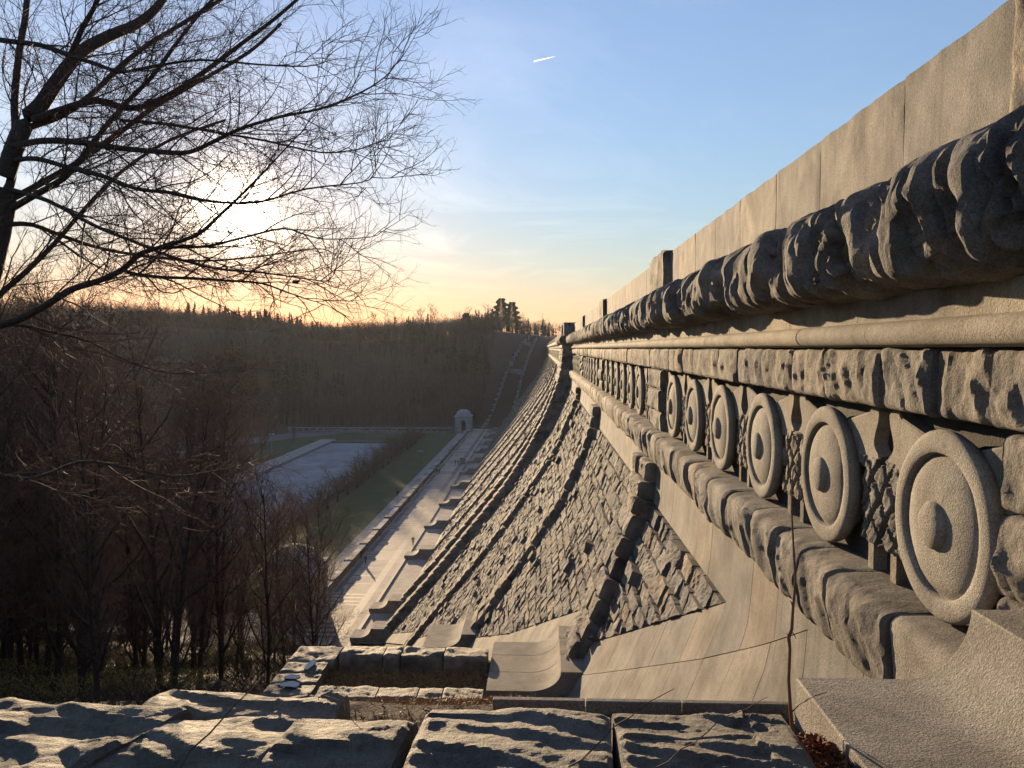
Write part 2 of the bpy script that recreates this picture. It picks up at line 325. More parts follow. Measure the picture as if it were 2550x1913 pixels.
# ------------------------------------------------------------------ figures (their meshes are grown while the scene is still small)
def figure(coat, h=1.74, walk=.25, armout=0.0):
    me = bpy.data.meshes.new('skeleton')
    k = h / 1.75
    J = {'pel': (0, 0, .95), 'spi': (0, 0, 1.15), 'che': (0, .0, 1.36), 'nek': (0, .01, 1.50), 'hed': (0, .02, 1.60), 'top': (0, .02, 1.70),
         'hl': (-.09, 0, .90), 'kl': (-.10, walk * .5, .50), 'al': (-.10, walk, .09), 'tl': (-.10, walk + .15, .04),
         'hr': (.09, 0, .90), 'kr': (.10, -walk * .3 + .05, .50), 'ar': (.10, -walk, .10), 'tr': (.10, -walk + .15, .04),
         'sl': (-.17, 0, 1.42), 'el': (-.23 - armout * .3, -.03, 1.16), 'wl': (-.20 - armout * .2, .10 + armout * .2, .95 + armout * .2), 'fl': (-.19 - armout * .2, .14 + armout * .25, .87 + armout * .25),
         'sr': (.17, 0, 1.42), 'er': (.23 + armout * .3, .03, 1.16), 'wr': (.20 + armout * .2, .10 + armout * .2, .95 + armout * .2), 'fr': (.19 + armout * .2, .14 + armout * .25, .87 + armout * .25)}
    R_ = {'pel': .145, 'spi': .135, 'che': .165, 'nek': .062, 'hed': .098, 'top': .07, 'hl': .095, 'kl': .062, 'al': .045, 'tl': .04, 'hr': .095, 'kr': .062, 'ar': .045, 'tr': .04,
          'sl': .07, 'el': .05, 'wl': .034, 'fl': .035, 'sr': .07, 'er': .05, 'wr': .034, 'fr': .035}
    E_ = [('pel', 'spi'), ('spi', 'che'), ('che', 'nek'), ('nek', 'hed'), ('hed', 'top'), ('pel', 'hl'), ('hl', 'kl'), ('kl', 'al'), ('al', 'tl'), ('pel', 'hr'), ('hr', 'kr'), ('kr', 'ar'), ('ar', 'tr'), ('che', 'sl'), ('sl', 'el'), ('el', 'wl'), ('wl', 'fl'), ('che', 'sr'), ('sr', 'er'), ('er', 'wr'), ('wr', 'fr')]
    ks = list(J); me.from_pydata([tuple(c * k for c in J[a]) for a in ks], [(ks.index(a), ks.index(b)) for a, b in E_], [])
    o = bpy.data.objects.new('skeleton', me); C.objects.link(o)
    m = o.modifiers.new('skin', 'SKIN'); sk = me.skin_vertices[0].data
    for i, a in enumerate(ks): sk[i].radius = (R_[a] * k, R_[a] * k * (.72 if a in ('pel', 'spi', 'che') else 1)); sk[i].use_root = (a == 'pel')
    sd = o.modifiers.new('sub', 'SUBSURF'); sd.levels = 1
    dg = bpy.context.evaluated_depsgraph_get(); dg.update(); mm = bpy.data.meshes.new_from_object(o.evaluated_get(dg)); bpy.data.objects.remove(o)
    mm.materials.clear()
    for q in (M_JEANS, coat, M_SKIN, M_COATK): mm.materials.append(q)
    for p in mm.polygons:
        c = p.center / k; p.use_smooth = True
        p.material_index = 3 if (c.z > 1.62 or (c.z > 1.53 and c.y < .0)) else (2 if c.z > 1.50 or (c.z < .90 and abs(c.x) > .16) else (1 if c.z > .86 else (3 if c.z < .09 else 0)))
    mm.name = 'person'; return mm
FIG = {}
for key, kw in dict(a=dict(walk=.12), b=dict(walk=.2), c=dict(walk=.25, armout=.35), d=dict(walk=.15), e=dict(h=1.62, walk=.15)).items():
    FIG[key] = figure(M_COATR if key == 'e' else M_COATK, **kw)
def person(x, y, z, rz, key, label):
    o = ob('person', FIG[key], None, (x, y, z), rz); tag(o, label, 'person', 'people on and by the plaza')

# ------------------------------------------------------------------ terrain
def lerp1(x, xs, ys): return np.interp(x, xs, ys)
def base_line(Y):                                        # foot of the dam / abutment hillside along the dam
    return lerp1(Y, [-200, 5.95, 6.4, 8.5, 15, 20, 22.4, 23.4, 47, 71, 95, 345, 420, 560, 700, 2500], [-2.95, -2.95, -3.4, -5.1, -7.9, -9.85, -10.5, -11.6, -20.6, -29.6, -37.3, -37.3, -28, -3, 3, 6])
def ground_z(X, Y):
    X = np.asarray(X, float); Y = np.asarray(Y, float)
    near = base_line(np.minimum(Y, 200)) - 0.35 * np.clip((-X - 5) / 30, 0, 1) * sstep((Y - 6) / 10)
    g = np.maximum(near, -37.6) + 0 * X
    r = np.hypot(X, Y) + 0.12 * X * 0
    # far valley side: begins beyond the plaza, further off towards the left
    az = np.degrees(np.arctan2(X, np.maximum(Y, 1)))
    top = np.interp(az, [-60, -35, -28, -22, -19.5, -17, -14, -11, -7, -3.5, 0, 12], [14, 12, 12, 10, 9, 5, 4, 7, 10, 13, 9, 9]) + 3 * fbm(X / 90, Y / 90, 3, 3)
    rr_ = np.interp(az, [-60, -30, -20, -12, -6, 0], [430, 470, 490, 505, 520, 560]); r0 = 352 + np.clip(-X - 60, 0, 200) * .25
    far = -37.6 + sstep((r - r0) / (rr_ - r0)) * (top + 37.6) - 10 * sstep((r - rr_ - 60) / 300)
    far2 = -40 + sstep((r - 850) / 350) * np.interp(az, [-40, -25, -17, -14, -8, 10], [66, 66, 58, 54, 50, 50])
    g = np.where(Y > 200, np.maximum(far, np.where(r > 850, far2, -40)), g)
    g = g + np.where(Y < 100, fbm(X / 6, Y / 6, 8, 3) * 0.5 * sstep((Y - 9) / 10) * sstep((96 - Y) / 6), 0)
    # left flank of the valley
    g = np.where((X < -160) & (Y < 420), np.maximum(g, -37.6 + sstep((-X - 160) / 200) * 40), g)
    return g
def terrain():
    xs = np.concatenate([-np.geomspace(3000, 30, 70), np.linspace(-29, 6, 50), [20, 60, 200, 600, 1500, 3000]])
    ys = np.concatenate([[-600, -200, -60, -20], np.linspace(-8, 110, 119), np.linspace(114, 640, 90), np.geomspace(660, 5000, 36)])
    X, Y = np.meshgrid(xs, ys); Z = ground_z(X, Y)
    V = np.stack([X, Y, Z], -1)
    o = obn('ground', V, grid_q(len(ys), len(xs)), M_EARTH, smooth=True, centre=False); tag(o, kind='structure'); return o
ground = terrain()

# ------------------------------------------------------------------ dam profile
ZW = np.array([1.5, 0, -3.4, -4.84, -6.0, -8.3, -9.85, -12.7, -16.8, -20.95, -25.1, -29.3, -33.6, -38.5])
XW = np.array([3.72, 3.72, 3.70, 3.60, 3.14, 2.20, 1.45, -0.42, -3.15, -6.35, -9.75, -13.2, -16.95, -21.2])
zz = np.linspace(1.5, -38.5, 1601); xx = np.interp(-zz, -ZW, XW)
ker = np.hanning(61); ker /= ker.sum(); xx = np.convolve(np.pad(xx, 30, 'edge'), ker, 'valid')
def Wx(z): return np.interp(-np.asarray(z, float), -zz, xx)
ZP = np.array([1.5, 0, -1.9, -3.68, -5.47, -7.26, -9.05, -12.69, -16.8, -20.95, -25.13, -29.33, -33.57, -38.5])
XP = np.array([2.55, 2.55, 2.44, 2.07, 1.48, 0.76, -0.04, -1.95, -4.6, -7.85, -11.25, -14.7, -18.45, -22.6])
xp_ = np.interp(-zz, -ZP, XP); xp_ = np.convolve(np.pad(xp_, 30, 'edge'), ker, 'valid')
def Px(z): return np.interp(-np.asarray(z, float), -zz, xp_)
# arc length from Z = -3.55 downwards
sel = zz <= -3.5; zs_ = zz[sel]; xs_ = xx[sel]
ss_ = np.concatenate([[0], np.cumsum(np.hypot(np.diff(zs_), np.diff(xs_)))])
def s_of_z(z): return np.interp(-np.asarray(z, float), -zs_, ss_)
def z_of_s(s): return np.interp(s, ss_, zs_)
tz = np.gradient(zs_, ss_); tx = np.gradient(xs_, ss_)
def on_wall(Y, s, h):
    """point at run Y, arc length s below the ledge, height h out from the wall face"""
    z = z_of_s(s); x = np.interp(s, ss_, xs_); a = np.interp(s, ss_, tz); b = np.interp(s, ss_, tx); l = np.hypot(a, b)
    return np.stack([x + h * a / l, np.broadcast_to(Y, np.shape(x)) + 0 * x, z - h * b / l], -1)

dam = thing('dam', 'long granite dam wall with rough cornice, carved shields, ribs and a curved stone face', 'dam')
RIBS = [24.2, 47.6, 71.0]; RIBW = 2.5
PAV = (94.4, 108.2)
FAR = [132.6 + 22.7 * k for k in range(19)]
ALLRIB = RIBS + FAR
Y_END = 565.0

def rough_prism(sec, t0, t1, res, amp, seed, cell=(0.35, 0.45), axis='Y', edge=0.06, drop=0.6, capamp=0.05, flip=False, res_s=None, sc=1.0, fl=0.65, lite=False, big=0.0, sk=5, dq=(.55, .40), cap=None):
    """sec: [(a, z, weight)...] walked so that the outside lies to its left; returns verts, faces"""
    sec = np.asarray(sec, float); d = np.hypot(np.diff(sec[:, 0]), np.diff(sec[:, 1])); S = np.concatenate([[0], np.cumsum(d)])
    n = max(4, int(S[-1] / (res_s or res)) + 1); s = np.linspace(0, S[-1], n)
    a, z, w = (np.interp(s, S, sec[:, k]) for k in range(3))
    k = max(1, min(sk, n // 12))
    if k > 1:
        kr = np.ones(k) / k
        a = np.convolve(np.pad(a, k // 2, 'edge'), kr, 'valid')[:n]; z = np.convolve(np.pad(z, k // 2, 'edge'), kr, 'valid')[:n]
    da, dz = np.gradient(a), np.gradient(z); l = np.hypot(da, dz) + 1e-9; na, nz = -dz / l, da / l
    ma, mz = (a[0] + a[-1]) / 2, (z[0] + z[-1]) / 2
    if np.sum(w * (na * (a - ma) + nz * (z - mz))) < 0: na, nz = -na, -nz
    m = max(3, int((t1 - t0) / res) + 1); t = np.linspace(t0, t1, m)
    T, SS = np.meshgrid(t, s, indexing='ij')
    R = rocky(T, SS, cell[0], cell[1], seed, sc, fl, lite, dq)
    if big: R = R + big * 2 * fbm(T / 0.9, SS / 1.1, seed + 400, 2)
    R = R - R.mean()
    e = 1 - sstep(np.minimum(T - t0, t1 - T) / edge)
    H = amp * w[None, :] * (R * (1 - 0.7 * e) - drop * e)
    if cap: H = np.where(H > 0, cap * np.tanh(H / cap), H) + w[None, :] * .13 * (fbm(T / .42, SS / .5, seed + 410, 2) + .6 * np.abs(fbm(T / .2, SS / .6, seed + 430, 2)))
    A = a[None, :] + na[None, :] * H; Z = z[None, :] + nz[None, :] * H
    TT = T + amp * 0.25 * (vnoise(T * 7, SS * 7, seed + 77) - .5) * np.where((T > t0 + .01) & (T < t1 - .01), 1, 0)
    V = [np.stack([A, TT, Z], -1).reshape(-1, 3)]; Q = [grid_q(m, n)]; off = m * n
    for side, row in ((0, 0), (1, m - 1)):
        ra, rz = A[row], Z[row]; ca, cz = ra.mean(), rz.mean(); prev = np.arange(n) + row * n
        for f in ((0.4,) if lite else (0.72, 0.4, 0.12)):
            pa, pz = ca + (ra - ca) * f, cz + (rz - cz) * f
            o = capamp * ((vnoise(pa * 4, pz * 4, seed + side) - .5 if lite else rocky(pa, pz, cell[0], cell[1], seed + 11 + side, lite=True)) * 0.8 + 0.5 * (1 - f))
            tt = (t0 - o) if side == 0 else (t1 + o)
            V.append(np.stack([pa, tt, pz], -1)); cur = off + np.arange(n); off += n
            p0, p1, c0, c1 = prev, np.roll(prev, -1), cur, np.roll(cur, -1)
            Q.append(np.stack([p0, c0, c1, p1] if side else [p0, p1, c1, c0], -1)); prev = cur
        # close the small remaining hole with a fan of quads
        V.append(np.array([[ca, (t0 - capamp * 0.6) if side == 0 else (t1 + capamp * 0.6), cz]])); cc = off; off += 1
        Q.append(np.stack([prev, np.roll(prev, -1), np.full(n, cc), np.full(n, cc)], -1)[:, [0, 1, 2, 3]])
    V = np.concatenate(V); Q = np.concatenate(Q)
    if axis == 'X': V = V[:, [1, 0, 2]]
    return V, Q
def quadfix(Q): return Q

class Stuff:
    def __init__(s): s.V = []; s.Q = []; s.n = 0; s.T = []
    def add(s, V, Q, tint=0.0): s.V.append(V); s.Q.append(Q + s.n); s.n += len(V); s.T.append(np.full(len(V), tint))
    def build(s, name, mat, parent, smooth=False):
        if not s.n: return None
        Q = np.concatenate(s.Q); V = np.concatenate(s.V)
        return obn(name, V, Q, mat, parent, smooth, np.concatenate(s.T), centre=False, kind='stuff')

def run(y0, y1, lo, hi, rng):
    ys = [y0]
    while ys[-1] < y1 - lo * 0.6: ys.append(min(y1, ys[-1] + rng.uniform(lo, hi)))
    ys[-1] = y1; return ys
LOD = lambda y, mn=0.028, k=0.0036: max(mn, k * max(y, 1))
PXLIM = 75.0            # beyond this the pieces are under about ten pixels: joined into one part

rng = random.Random(5)
def course(name, sec, amp, lo, hi, y0, y1, mtl, cell, seed, ylim=PXLIM, smooth=True, mn=0.028, capamp=0.04, drop=0.6, sc=1.0, fl=1.0, edge=0.06, big=0.0, gap=0.012, sk=5, dq=(.55, .40), cap=None):
    ys = run(y0, y1, lo, hi, rng); st = Stuff(); i = 0
    for a, b in zip(ys, ys[1:]):
        i += 1
        res = LOD(a, mn); 
        V, Q = rough_prism(sec, a + gap, b - gap, min(res * 1.6, (b - a) / 2.2), amp * rng.uniform(0.85, 1.15), seed + i * 7, cell, capamp=capamp, drop=drop, res_s=res, edge=edge, sc=sc, fl=fl, big=big, sk=sk, dq=dq, cap=cap, lite=a > ylim)
        V[:, 0] += rng.uniform(-0.035, 0.035)
        if a < ylim: obn(name, V, quadfix(Q), mtl, dam, smooth, sharp=24 if a < 30 else None)
        else: st.add(V, Q, rng.random())
    if st.n: st.build(name, mtl, dam, smooth)

# core behind the faces: parapet wall, deck and body
def core():
    mb = MB(); z = np.concatenate([[1.55, 0.0, -0.7, -2.66], np.linspace(-3.4, -38.5, 40)])
    x = np.where(z > -0.69, 3.80, np.where(z > -2.67, 4.07, Wx(z) + 0.10))
    x[2] = 4.07
    ys = np.array([-6, 0, 12, 24, 60, 110, 200, 330, 460, Y_END])
    V = np.stack([np.broadcast_to(x, (len(ys), len(z))), np.broadcast_to(ys[:, None], (len(ys), len(z))), np.broadcast_to(z, (len(ys), len(z)))], -1)
    obn('wall_body', V, grid_q(len(ys), len(z)), M_MORTAR, dam, centre=False)
    mb.box(3.8, 13, -6, Y_END, 1.0, 1.5).box(12.6, 13, -6, Y_END, 1.5, 2.6).box(4.2, 4.5, -6, Y_END, 1.5, 2.98)
    mb.build('roadway_deck', M_MORTAR, dam)
core()

# parapet of tall dressed blocks, with a rough pier above every rib
def parapet():
    joints = [6.45, 8.77, 11.33, 13.41, 15.71, 17.97, 20.28, 22.69, 24.25]
    def blk(a, b, par):
        e = 0.008
        ny = 2; V, Q = rough_prism([(4.5, 1.2, 0), (4.5, 3.00, 0), (4.0, 3.00, 1), (4.0, 1.2, 1)], a + e, b - e, 0.5, 0.004, int(a * 10), cell=(.5, .5), capamp=0.0, edge=0.02, drop=1.0, res_s=0.12, flip=False)
        return V, Q
    st = Stuff()
    def seg(a, b):
        e = 0.008; dx = rng.uniform(-0.006, 0.006)
        m = MB().box(4.0 + dx, 4.5, a + e, b - e, 1.35, 3.0); return m
    ys = list(joints); y = 27.2
    for r0, r1 in list(zip([27.2, 50.6, 74.0], [47.6, 71.0, 94.4])): ys += [None] + run(r0, r1, 2.1, 2.5, rng)
    ys += [None, -6, -3.5, -1.2, 1.1, 3.5]
    far = []
    for r0, r1 in zip([108.2] + [f + 3 for f in FAR], FAR + [Y_END]): far += [None] + run(r0, r1, 2.1, 2.5, rng)
    for a, b in zip(ys, ys[1:]):
        if a is None or b is None: continue
        if a < 26 and b > 3:
            dx = rng.uniform(-.006, .006)
            V, Q = rough_prism([(4.5, 1.35, 0), (4.5, 3.0, .2), (4.46, 3.0, .6), (4.02 + dx, 3.0, 1), (4.0 + dx, 2.98, 1), (4.0 + dx, 1.35, .6)], a + .009, b - .009, .07, .022, int(a * 11), cell=(.5, .5), capamp=0, edge=.02, drop=.3, res_s=.045, sk=1)
            obn('parapet_block', V, Q, M_SMOOTH, dam, True, sharp=40)
        else: seg(a, b).build('parapet_block', M_SMOOTH, dam, bevel=0.012)
    V = []; F = []
    for a, b in zip(far, far[1:]):
        if a is None or b is None: continue
        m = seg(a, b); k = len(V); V += m.V; F += [tuple(i + k for i in f) for f in m.F]
    o = ob('parapet_block', mesh_np('parapet_block', V, F, (M_SMOOTH,)), dam); o['kind'] = 'stuff'
    for r in [3.5] + RIBS + FAR:
        res = LOD(r, .03); w = 2.9
        V, Q = rough_prism([(4.45, 1.45, 0), (3.85, 1.5, .4), (3.74, 1.7, 1), (3.74, 3.0, 1), (3.86, 3.06, .5), (4.45, 3.08, 0)][::-1], r + .01, r + w, res * 1.5, 0.07 if r > 10 else 0.10, int(r), cell=(.4, .5), res_s=res, capamp=.01, lite=r > 60)
        obn('parapet_pier', V, quadfix(Q), M_ROCK, dam, True)
parapet()

# cornice of hugely rough projecting stones
CORN = [(4.02, 1.70, .12), (3.7, 1.67, .4), (3.34, 1.58, .8), (3.08, 1.44, 1), (2.99, 1.26, 1), (2.98, 0.86, 1), (3.05, 0.71, 1), (3.30, 0.64, .65), (3.55, 0.58, .2), (3.74, 0.545, .02)]
course('cornice_stone', CORN, 0.46, 1.5, 2.3, 0.6, 94.3, M_CORN, (0.40, 1.0), 100, mn=0.021, capamp=0.02, drop=0.25, edge=0.05, sc=1.6, fl=.85, big=.08, gap=.02, sk=2, dq=(.9, .15), cap=.09)
course('cornice_stone', CORN, 0.25, 2.0, 3.0, 108.3, Y_END, M_CORN, (0.6, 0.7), 900)
# flat fillet, roll moulding
def mould(y0, y1, lo, hi, name, sec, ylim=PXLIM):
    ys = run(y0, y1, lo, hi, rng); st = Stuff()
    for a, b in zip(ys, ys[1:]):
        s = np.array(sec); V = np.concatenate([np.stack([s[:, 0], np.full(len(s), y), s[:, 1]], -1) for y in (a + .005, b - .005)])
        V[:, 0] += rng.uniform(-.004, .004)
        V = np.concatenate([V, V[:len(s)] + [.12, .0, 0], V[len(s):] + [.12, 0, 0]])
        n = len(s); i = np.arange(n - 1)
        Q = np.concatenate([np.stack([i, i + n, i + n + 1, i + 1], -1), np.stack([i, i + 1, i + 1 + 2 * n, i + 2 * n], -1), np.stack([i + n, i + 3 * n, i + 1 + 3 * n, i + 1 + n], -1)])
        if a < ylim: obn(name, V, Q, M_HAMMER, dam, smooth=True, sharp=40)
        else: st.add(V, Q)
    st.build(name, M_HAMMER, dam, True)
flt = [(3.70, 0.56), (3.70, 0.285)]
rol = [(3.705, 0.285)] + [(3.66 - 0.13 * math.sin(t), 0.15 + 0.125 * math.cos(t)) for t in np.linspace(0.15, PI - 0.15, 14)] + [(3.69, 0.012), (3.74, 0.012)]
for y0, y1 in ((0.6, 94.4), (108.2, Y_END)):
    mould(y0, y1, 1.6, 2.6, 'fillet_block', flt); mould(y0, y1, 1.5, 2.4, 'roll_moulding_block', rol)
# rough frieze course below the roll
course('frieze_stone', [(3.98, 0.0, 0), (3.76, 0.0, .2), (3.70, -0.03, .8), (3.68, -0.3, 1), (3.70, -0.61, .8), (3.76, -0.655, .2), (4.02, -0.66, 0)], 0.095, 0.9, 1.7, 0.6, 94.3, M_ROCK, (0.34, 0.50), 3000, mn=0.024, drop=.3, edge=.03, sc=.9, fl=.55)
course('frieze_stone', [(3.98, 0.0, 0), (3.76, 0.0, .2), (3.70, -0.03, .8), (3.68, -0.3, 1), (3.70, -0.61, .8), (3.76, -0.655, .2), (4.02, -0.66, 0)], 0.11, 1.2, 2.0, 108.3, Y_END, M_ROCK, (0.5, 0.5), 3900)
# ledge course under the shields
LEDGE = [(4.1, -2.60, 0), (3.72, -2.60, .15), (3.46, -2.62, .5), (3.36, -2.70, 1), (3.34, -3.0, 1), (3.40, -3.3, 1), (3.47, -3.52, .8), (3.60, -3.56, .2), (3.74, -3.56, 0)]
course('ledge_stone', LEDGE, 0.115, 0.8, 1.5, 7.6, 94.3, M_ROCK, (0.50, 0.75), 5000, mn=0.026, capamp=0.03, drop=0.5, edge=0.03, gap=.016, sc=.9, fl=.55)
course('ledge_stone', LEDGE, 0.13, 1.2, 2.0, 108.3, Y_END, M_ROCK, (0.5, 0.55), 5900)
# the dressed end piece of the ledge beside the near console
V, Q = rough_prism([(4.1, -2.60, 0), (3.50, -2.61, .5), (3.42, -2.68, 1), (3.50, -3.5, 1), (3.74, -3.56, 0)], 5.7, 7.58, .06, .012, 31, cell=(.1, .1), capamp=0)
obn('ledge_stone', V, quadfix(Q), M_HAMMER, dam, True)

# shields between the piers
def shield_mesh(seed):
    prof = [(0.0, 0.232), (.08, .230), (.15, .220), (.20, .200), (.226, .176), (.232, .146), (.30, .146), (.40, .138), (.50, .122), (.58, .100), (.64, .072), (.665, .050), (.682, .046), (.692, .104), (.705, .116), (.76, .122), (.83, .120), (.88, .108), (.902, .086), (.908, .055), (.895, 0.0), (.86, -.05), (.72, -.10), (.70, -.28)]
    n = 64; V = []; 
    for r, h in prof:
        t = np.linspace(0, 2 * PI, n, endpoint=False)
        wob = 1 + 0.006 * np.sin(t * 3 + r * 9)
        V.append(np.stack([np.full(n, -h), r * wob * np.cos(t), r * wob * np.sin(t)], -1))
    V = np.concatenate(V); V[:, 0] += .012 * fbm(V[:, 1] * 4 + seed * 9, V[:, 2] * 4, seed, 4) + .006 * fbm(V[:, 1] * 19, V[:, 2] * 19 + seed, seed + 1, 2); Q = []
    for i in range(len(prof) - 1):
        a = np.arange(n) + i * n; b = np.roll(a, -1); Q.append(np.stack([a, a + n, b + n, b], -1))
    return mesh_np('shield', V, np.concatenate(Q)[:, ::-1], (M_HAMMER,), True, sharp=42)
sh_me = [shield_mesh(k) for k in range(4)]
def relief_mesh(seed):
    """carved quiver net: lumpy diamonds between crossing grooves"""
    n, m = 40, 56; y = np.linspace(-.62, .62, n); z = np.linspace(-.62, .50, m); Y, Z = np.meshgrid(y, z, indexing='ij')
    a = (Y * 1.25 + Z) / .46; b = (Y * 1.25 - Z) / .46; da = np.abs(a - np.round(a)); db = np.abs(b - np.round(b))
    groove = np.minimum(sstep((da - .05) / .08), sstep((db - .05) / .08))
    body = 0.15 + 0.04 * np.cos(Y * 2.2) + 0.035 * rocky(Y, Z, .16, .16, seed)
    rr = np.maximum(np.abs(Y) / .62, np.abs(Z + .06) / .56); fade = sstep((1.0 - rr) / .10)
    H = (body * groove + (1 - groove) * 0.05) * fade - 0.1 * (1 - fade)
    return mesh_np('carved_net', np.stack([-H, Y, Z], -1), grid_q(n, m, flip=True), (M_ROCK,), True)
nets = [relief_mesh(s) for s in (3, 17, 44)]
def curl_mesh(flip):
    """hanging drapery end with a hooked edge, extruded out of the wall"""
    p = [(0, .52), (.34, .52), (.32, .36), (.24, .22), (.20, .10), (.25, .02), (.33, -.03), (.36, -.12), (.31, -.20), (.20, -.25), (.08, -.24), (0, -.16)]
    q = []
    for i in range(len(p)):
        a, b = np.array(p[i]), np.array(p[(i + 1) % len(p)])
        for t in (0, .34, .67): q.append(a + (b - a) * t)
    q = np.array(q); q = (q + np.roll(q, 1, 0) + np.roll(q, -1, 0)) / 3
    q[:, 0] = np.where(q[:, 0] < .03, q[:, 0] - .62, q[:, 0])
    if flip: q[:, 0] *= -1
    n = len(q); V = np.concatenate([np.stack([np.full(n, -d), q[:, 0], q[:, 1]], -1) for d in (0.0, .13, .15)] + [np.stack([np.full(n, -.165), q[:, 0] * .95 + q[:, 0].mean() * .05, q[:, 1] * .95 + q[:, 1].mean() * .05], -1)])
    F = [[i + k * n, (i + 1) % n + k * n, (i + 1) % n + (k + 1) * n, i + (k + 1) * n] for k in range(3) for i in range(n)] + [[3 * n + i for i in range(n)]]
    if flip: F = [f[::-1] for f in F]
    F = [f[::-1] for f in F]
    return mesh_np('carved_drapery', V, F, (M_SMOOTH,), False)
curls = [curl_mesh(False), curl_mesh(True)]
foot_me = MB().box(-.16, 0, -.07, .07, -.20, .20); foot_me = mesh_np('carved_foot', foot_me.V, foot_me.F, (M_ROCK,))
shield_rows = [[7.38 + 3.0 * k for k in range(6)]] + [[r + RIBW + 2.9 + 3.05 * k for k in range(6)] for r in RIBS[:3]]
shield_rows[1] = [29.9 + 3.05 * k for k in range(6)]
for row in shield_rows:
    for i, y in enumerate(row):
        o = ob('shield', sh_me[i % 4], dam, (3.885 + rng.uniform(-.01, .01), y, -1.68)); o.rotation_euler.x = rng.uniform(0, 6.28)
    for i, y in enumerate([row[0] - 1.5] + [a + 1.5 for a in row]):
        if y < 4: continue
        ob('carved_net', nets[i % 3], dam, (4.06, y, -1.72)); 
        if y < 60:
            ob('carved_drapery', curls[0], dam, (4.07, y - .46, -1.20)); ob('carved_drapery', curls[1], dam, (4.07, y + .46, -1.20))
            for d in (-.3, .28): ob('carved_foot', foot_me, dam, (4.07, y + d, -2.42))
# rough blocks of the frieze piers
st = Stuff()
for r in [3.9] + RIBS + FAR:
    zt = -0.69
    for j, hh in enumerate((0.62, .68, .60)):
        res = LOD(r, .03); x = 3.72 - (0.06 if j == 1 else 0)
        V, Q = rough_prism([(4.1, zt, 0), (x + .06, zt, .4), (x, zt - .05, 1), (x, zt - hh + .05, 1), (x + .06, zt - hh, .4), (4.1, zt - hh, 0)][::1], r + rng.uniform(0, .1), r + RIBW - rng.uniform(0, .15), res * 1.5, .09, int(r * 9 + j), cell=(.4, .4), res_s=res, capamp=.04, drop=.1, edge=.03, lite=r > PXLIM)
        if r < PXLIM: obn('frieze_pier_stone', V, quadfix(Q), M_ROCK, dam, True)
        else: st.add(V, Q, rng.random())
        zt -= hh + .012
for r0, r1 in zip([108.2] + [f + 3 for f in FAR], FAR + [Y_END]):      # plain blocks of the far frieze
    y = r0 + .6
    while y < r1 - .8:
        m = MB().box(3.80, 4.1, y, y + .9, -2.5, -.8); st.add(np.array(m.V), np.array(m.F), rng.random()); y += 1.9
st.build('frieze_pier_stone', M_ROCK, dam)

# ------------------------------------------------------------------ stone panels, borders and ribs on the curved face
def zb(Y): return np.interp(Y, [14.6, 24.2, 27.2, 38.3, 47.6, 50.6, 71, 74, 94.4, 345, 400, 560], [-4.85, -9.4, -9.26, -14.5, -18.3, -18.6, -27.4, -27.9, -35.9, -35.9, -30, -5])
def z2(Y): return np.interp(Y, [5.5, 10.4, 14.6, 24.2, 27.2, 38.3, 47.6, 50.6, 71, 74, 94.4], [-3.57, -3.8, -5.95, -10.5, -10.4, -15.7, -19.6, -19.9, -28.7, -29.2, -37])
U0 = np.array([0, .05, .3, .55, .8, .95, 1.])
def stone_batch(A, nu, seed):
    """A: rows (Y0, Y1, s0, s1, h0, tiltu, tiltv) -> verts (n, nv, nu, 3)"""
    A = np.asarray(A); g = np.concatenate([[0], [0.055], np.linspace(0.055, 0.945, nu - 2)[1:-1], [0.945], [1.]])
    U, Vv = np.meshgrid(g, g, indexing='xy'); n = len(A)
    Y = A[:, 0, None, None] + (A[:, 1] - A[:, 0])[:, None, None] * U; S = A[:, 2, None, None] + (A[:, 3] - A[:, 2])[:, None, None] * Vv
    sd = s_of_z(zb(Y)); sk = np.arange(n)[:, None, None] * 3.7
    wob = 0.05 * (vnoise(Y * 1.7 + sk * 0, S * 1.7, seed) - .5)
    R = rocky(Y + sk, S, .42, .36, seed, .6, .55)
    H = A[:, 4, None, None] + A[:, 5, None, None] * (U - .5) + A[:, 6, None, None] * (Vv - .5) + 0.085 * R
    border = (U < .01) | (U > .99) | (Vv < .01) | (Vv > .99)
    H = np.where(border[None], -0.09, np.maximum(H, -0.02))
    S = np.minimum(S + wob * ~border[None], sd - 0.03)
    return on_wall(Y + 0.03 * (vnoise(S * 2, Y * 2, seed + 9) - .5), S, H)
def field(y0, y1, rngs, coarse):
    out = []; s = s_of_z(-4.87) + .02; smax = float(np.max(s_of_z(zb(np.linspace(y0, y1, 20)))))
    ch = .52 if not coarse else .62
    while s < smax - .15:
        h = rngs.uniform(ch * .72, ch * 1.35); y = y0 + .02 - rngs.uniform(0, .3)
        while y < y1 - .1:
            w = rngs.uniform(.5, 1.35) * (1.0 if not coarse else 1.3); a, b = max(y, y0 + .02), min(y + w, y1 - .02)
            if y1 - b < .3: b = y1 - .02
            if b - a > .15 and s < float(s_of_z(zb((a + b) / 2))) - .08:
                big = rngs.random() < .035
                out.append((a + .02, b - .02, s + .02, s + h - .02, (rngs.uniform(.20, .34) if big else rngs.uniform(.03, .10)), rngs.uniform(-.08, .08), rngs.uniform(-.06, .06)))
            y = b if b >= y1 - .03 else y + w
        s += h
    return out
rg = random.Random(12)
near = []; mid = []; far = []
for a, b in ((14.6, 24.15), (RIBS[0] + RIBW, RIBS[1]), (RIBS[1] + RIBW, RIBS[2]), (RIBS[2] + RIBW, PAV[0])):
    f = field(a, b, rg, False); near += f
near += field(PAV[0] + 2.8, PAV[1] - 2.8, rg, False)
far_p = list(zip([PAV[1]] + [f + RIBW for f in FAR], FAR + [Y_END]))
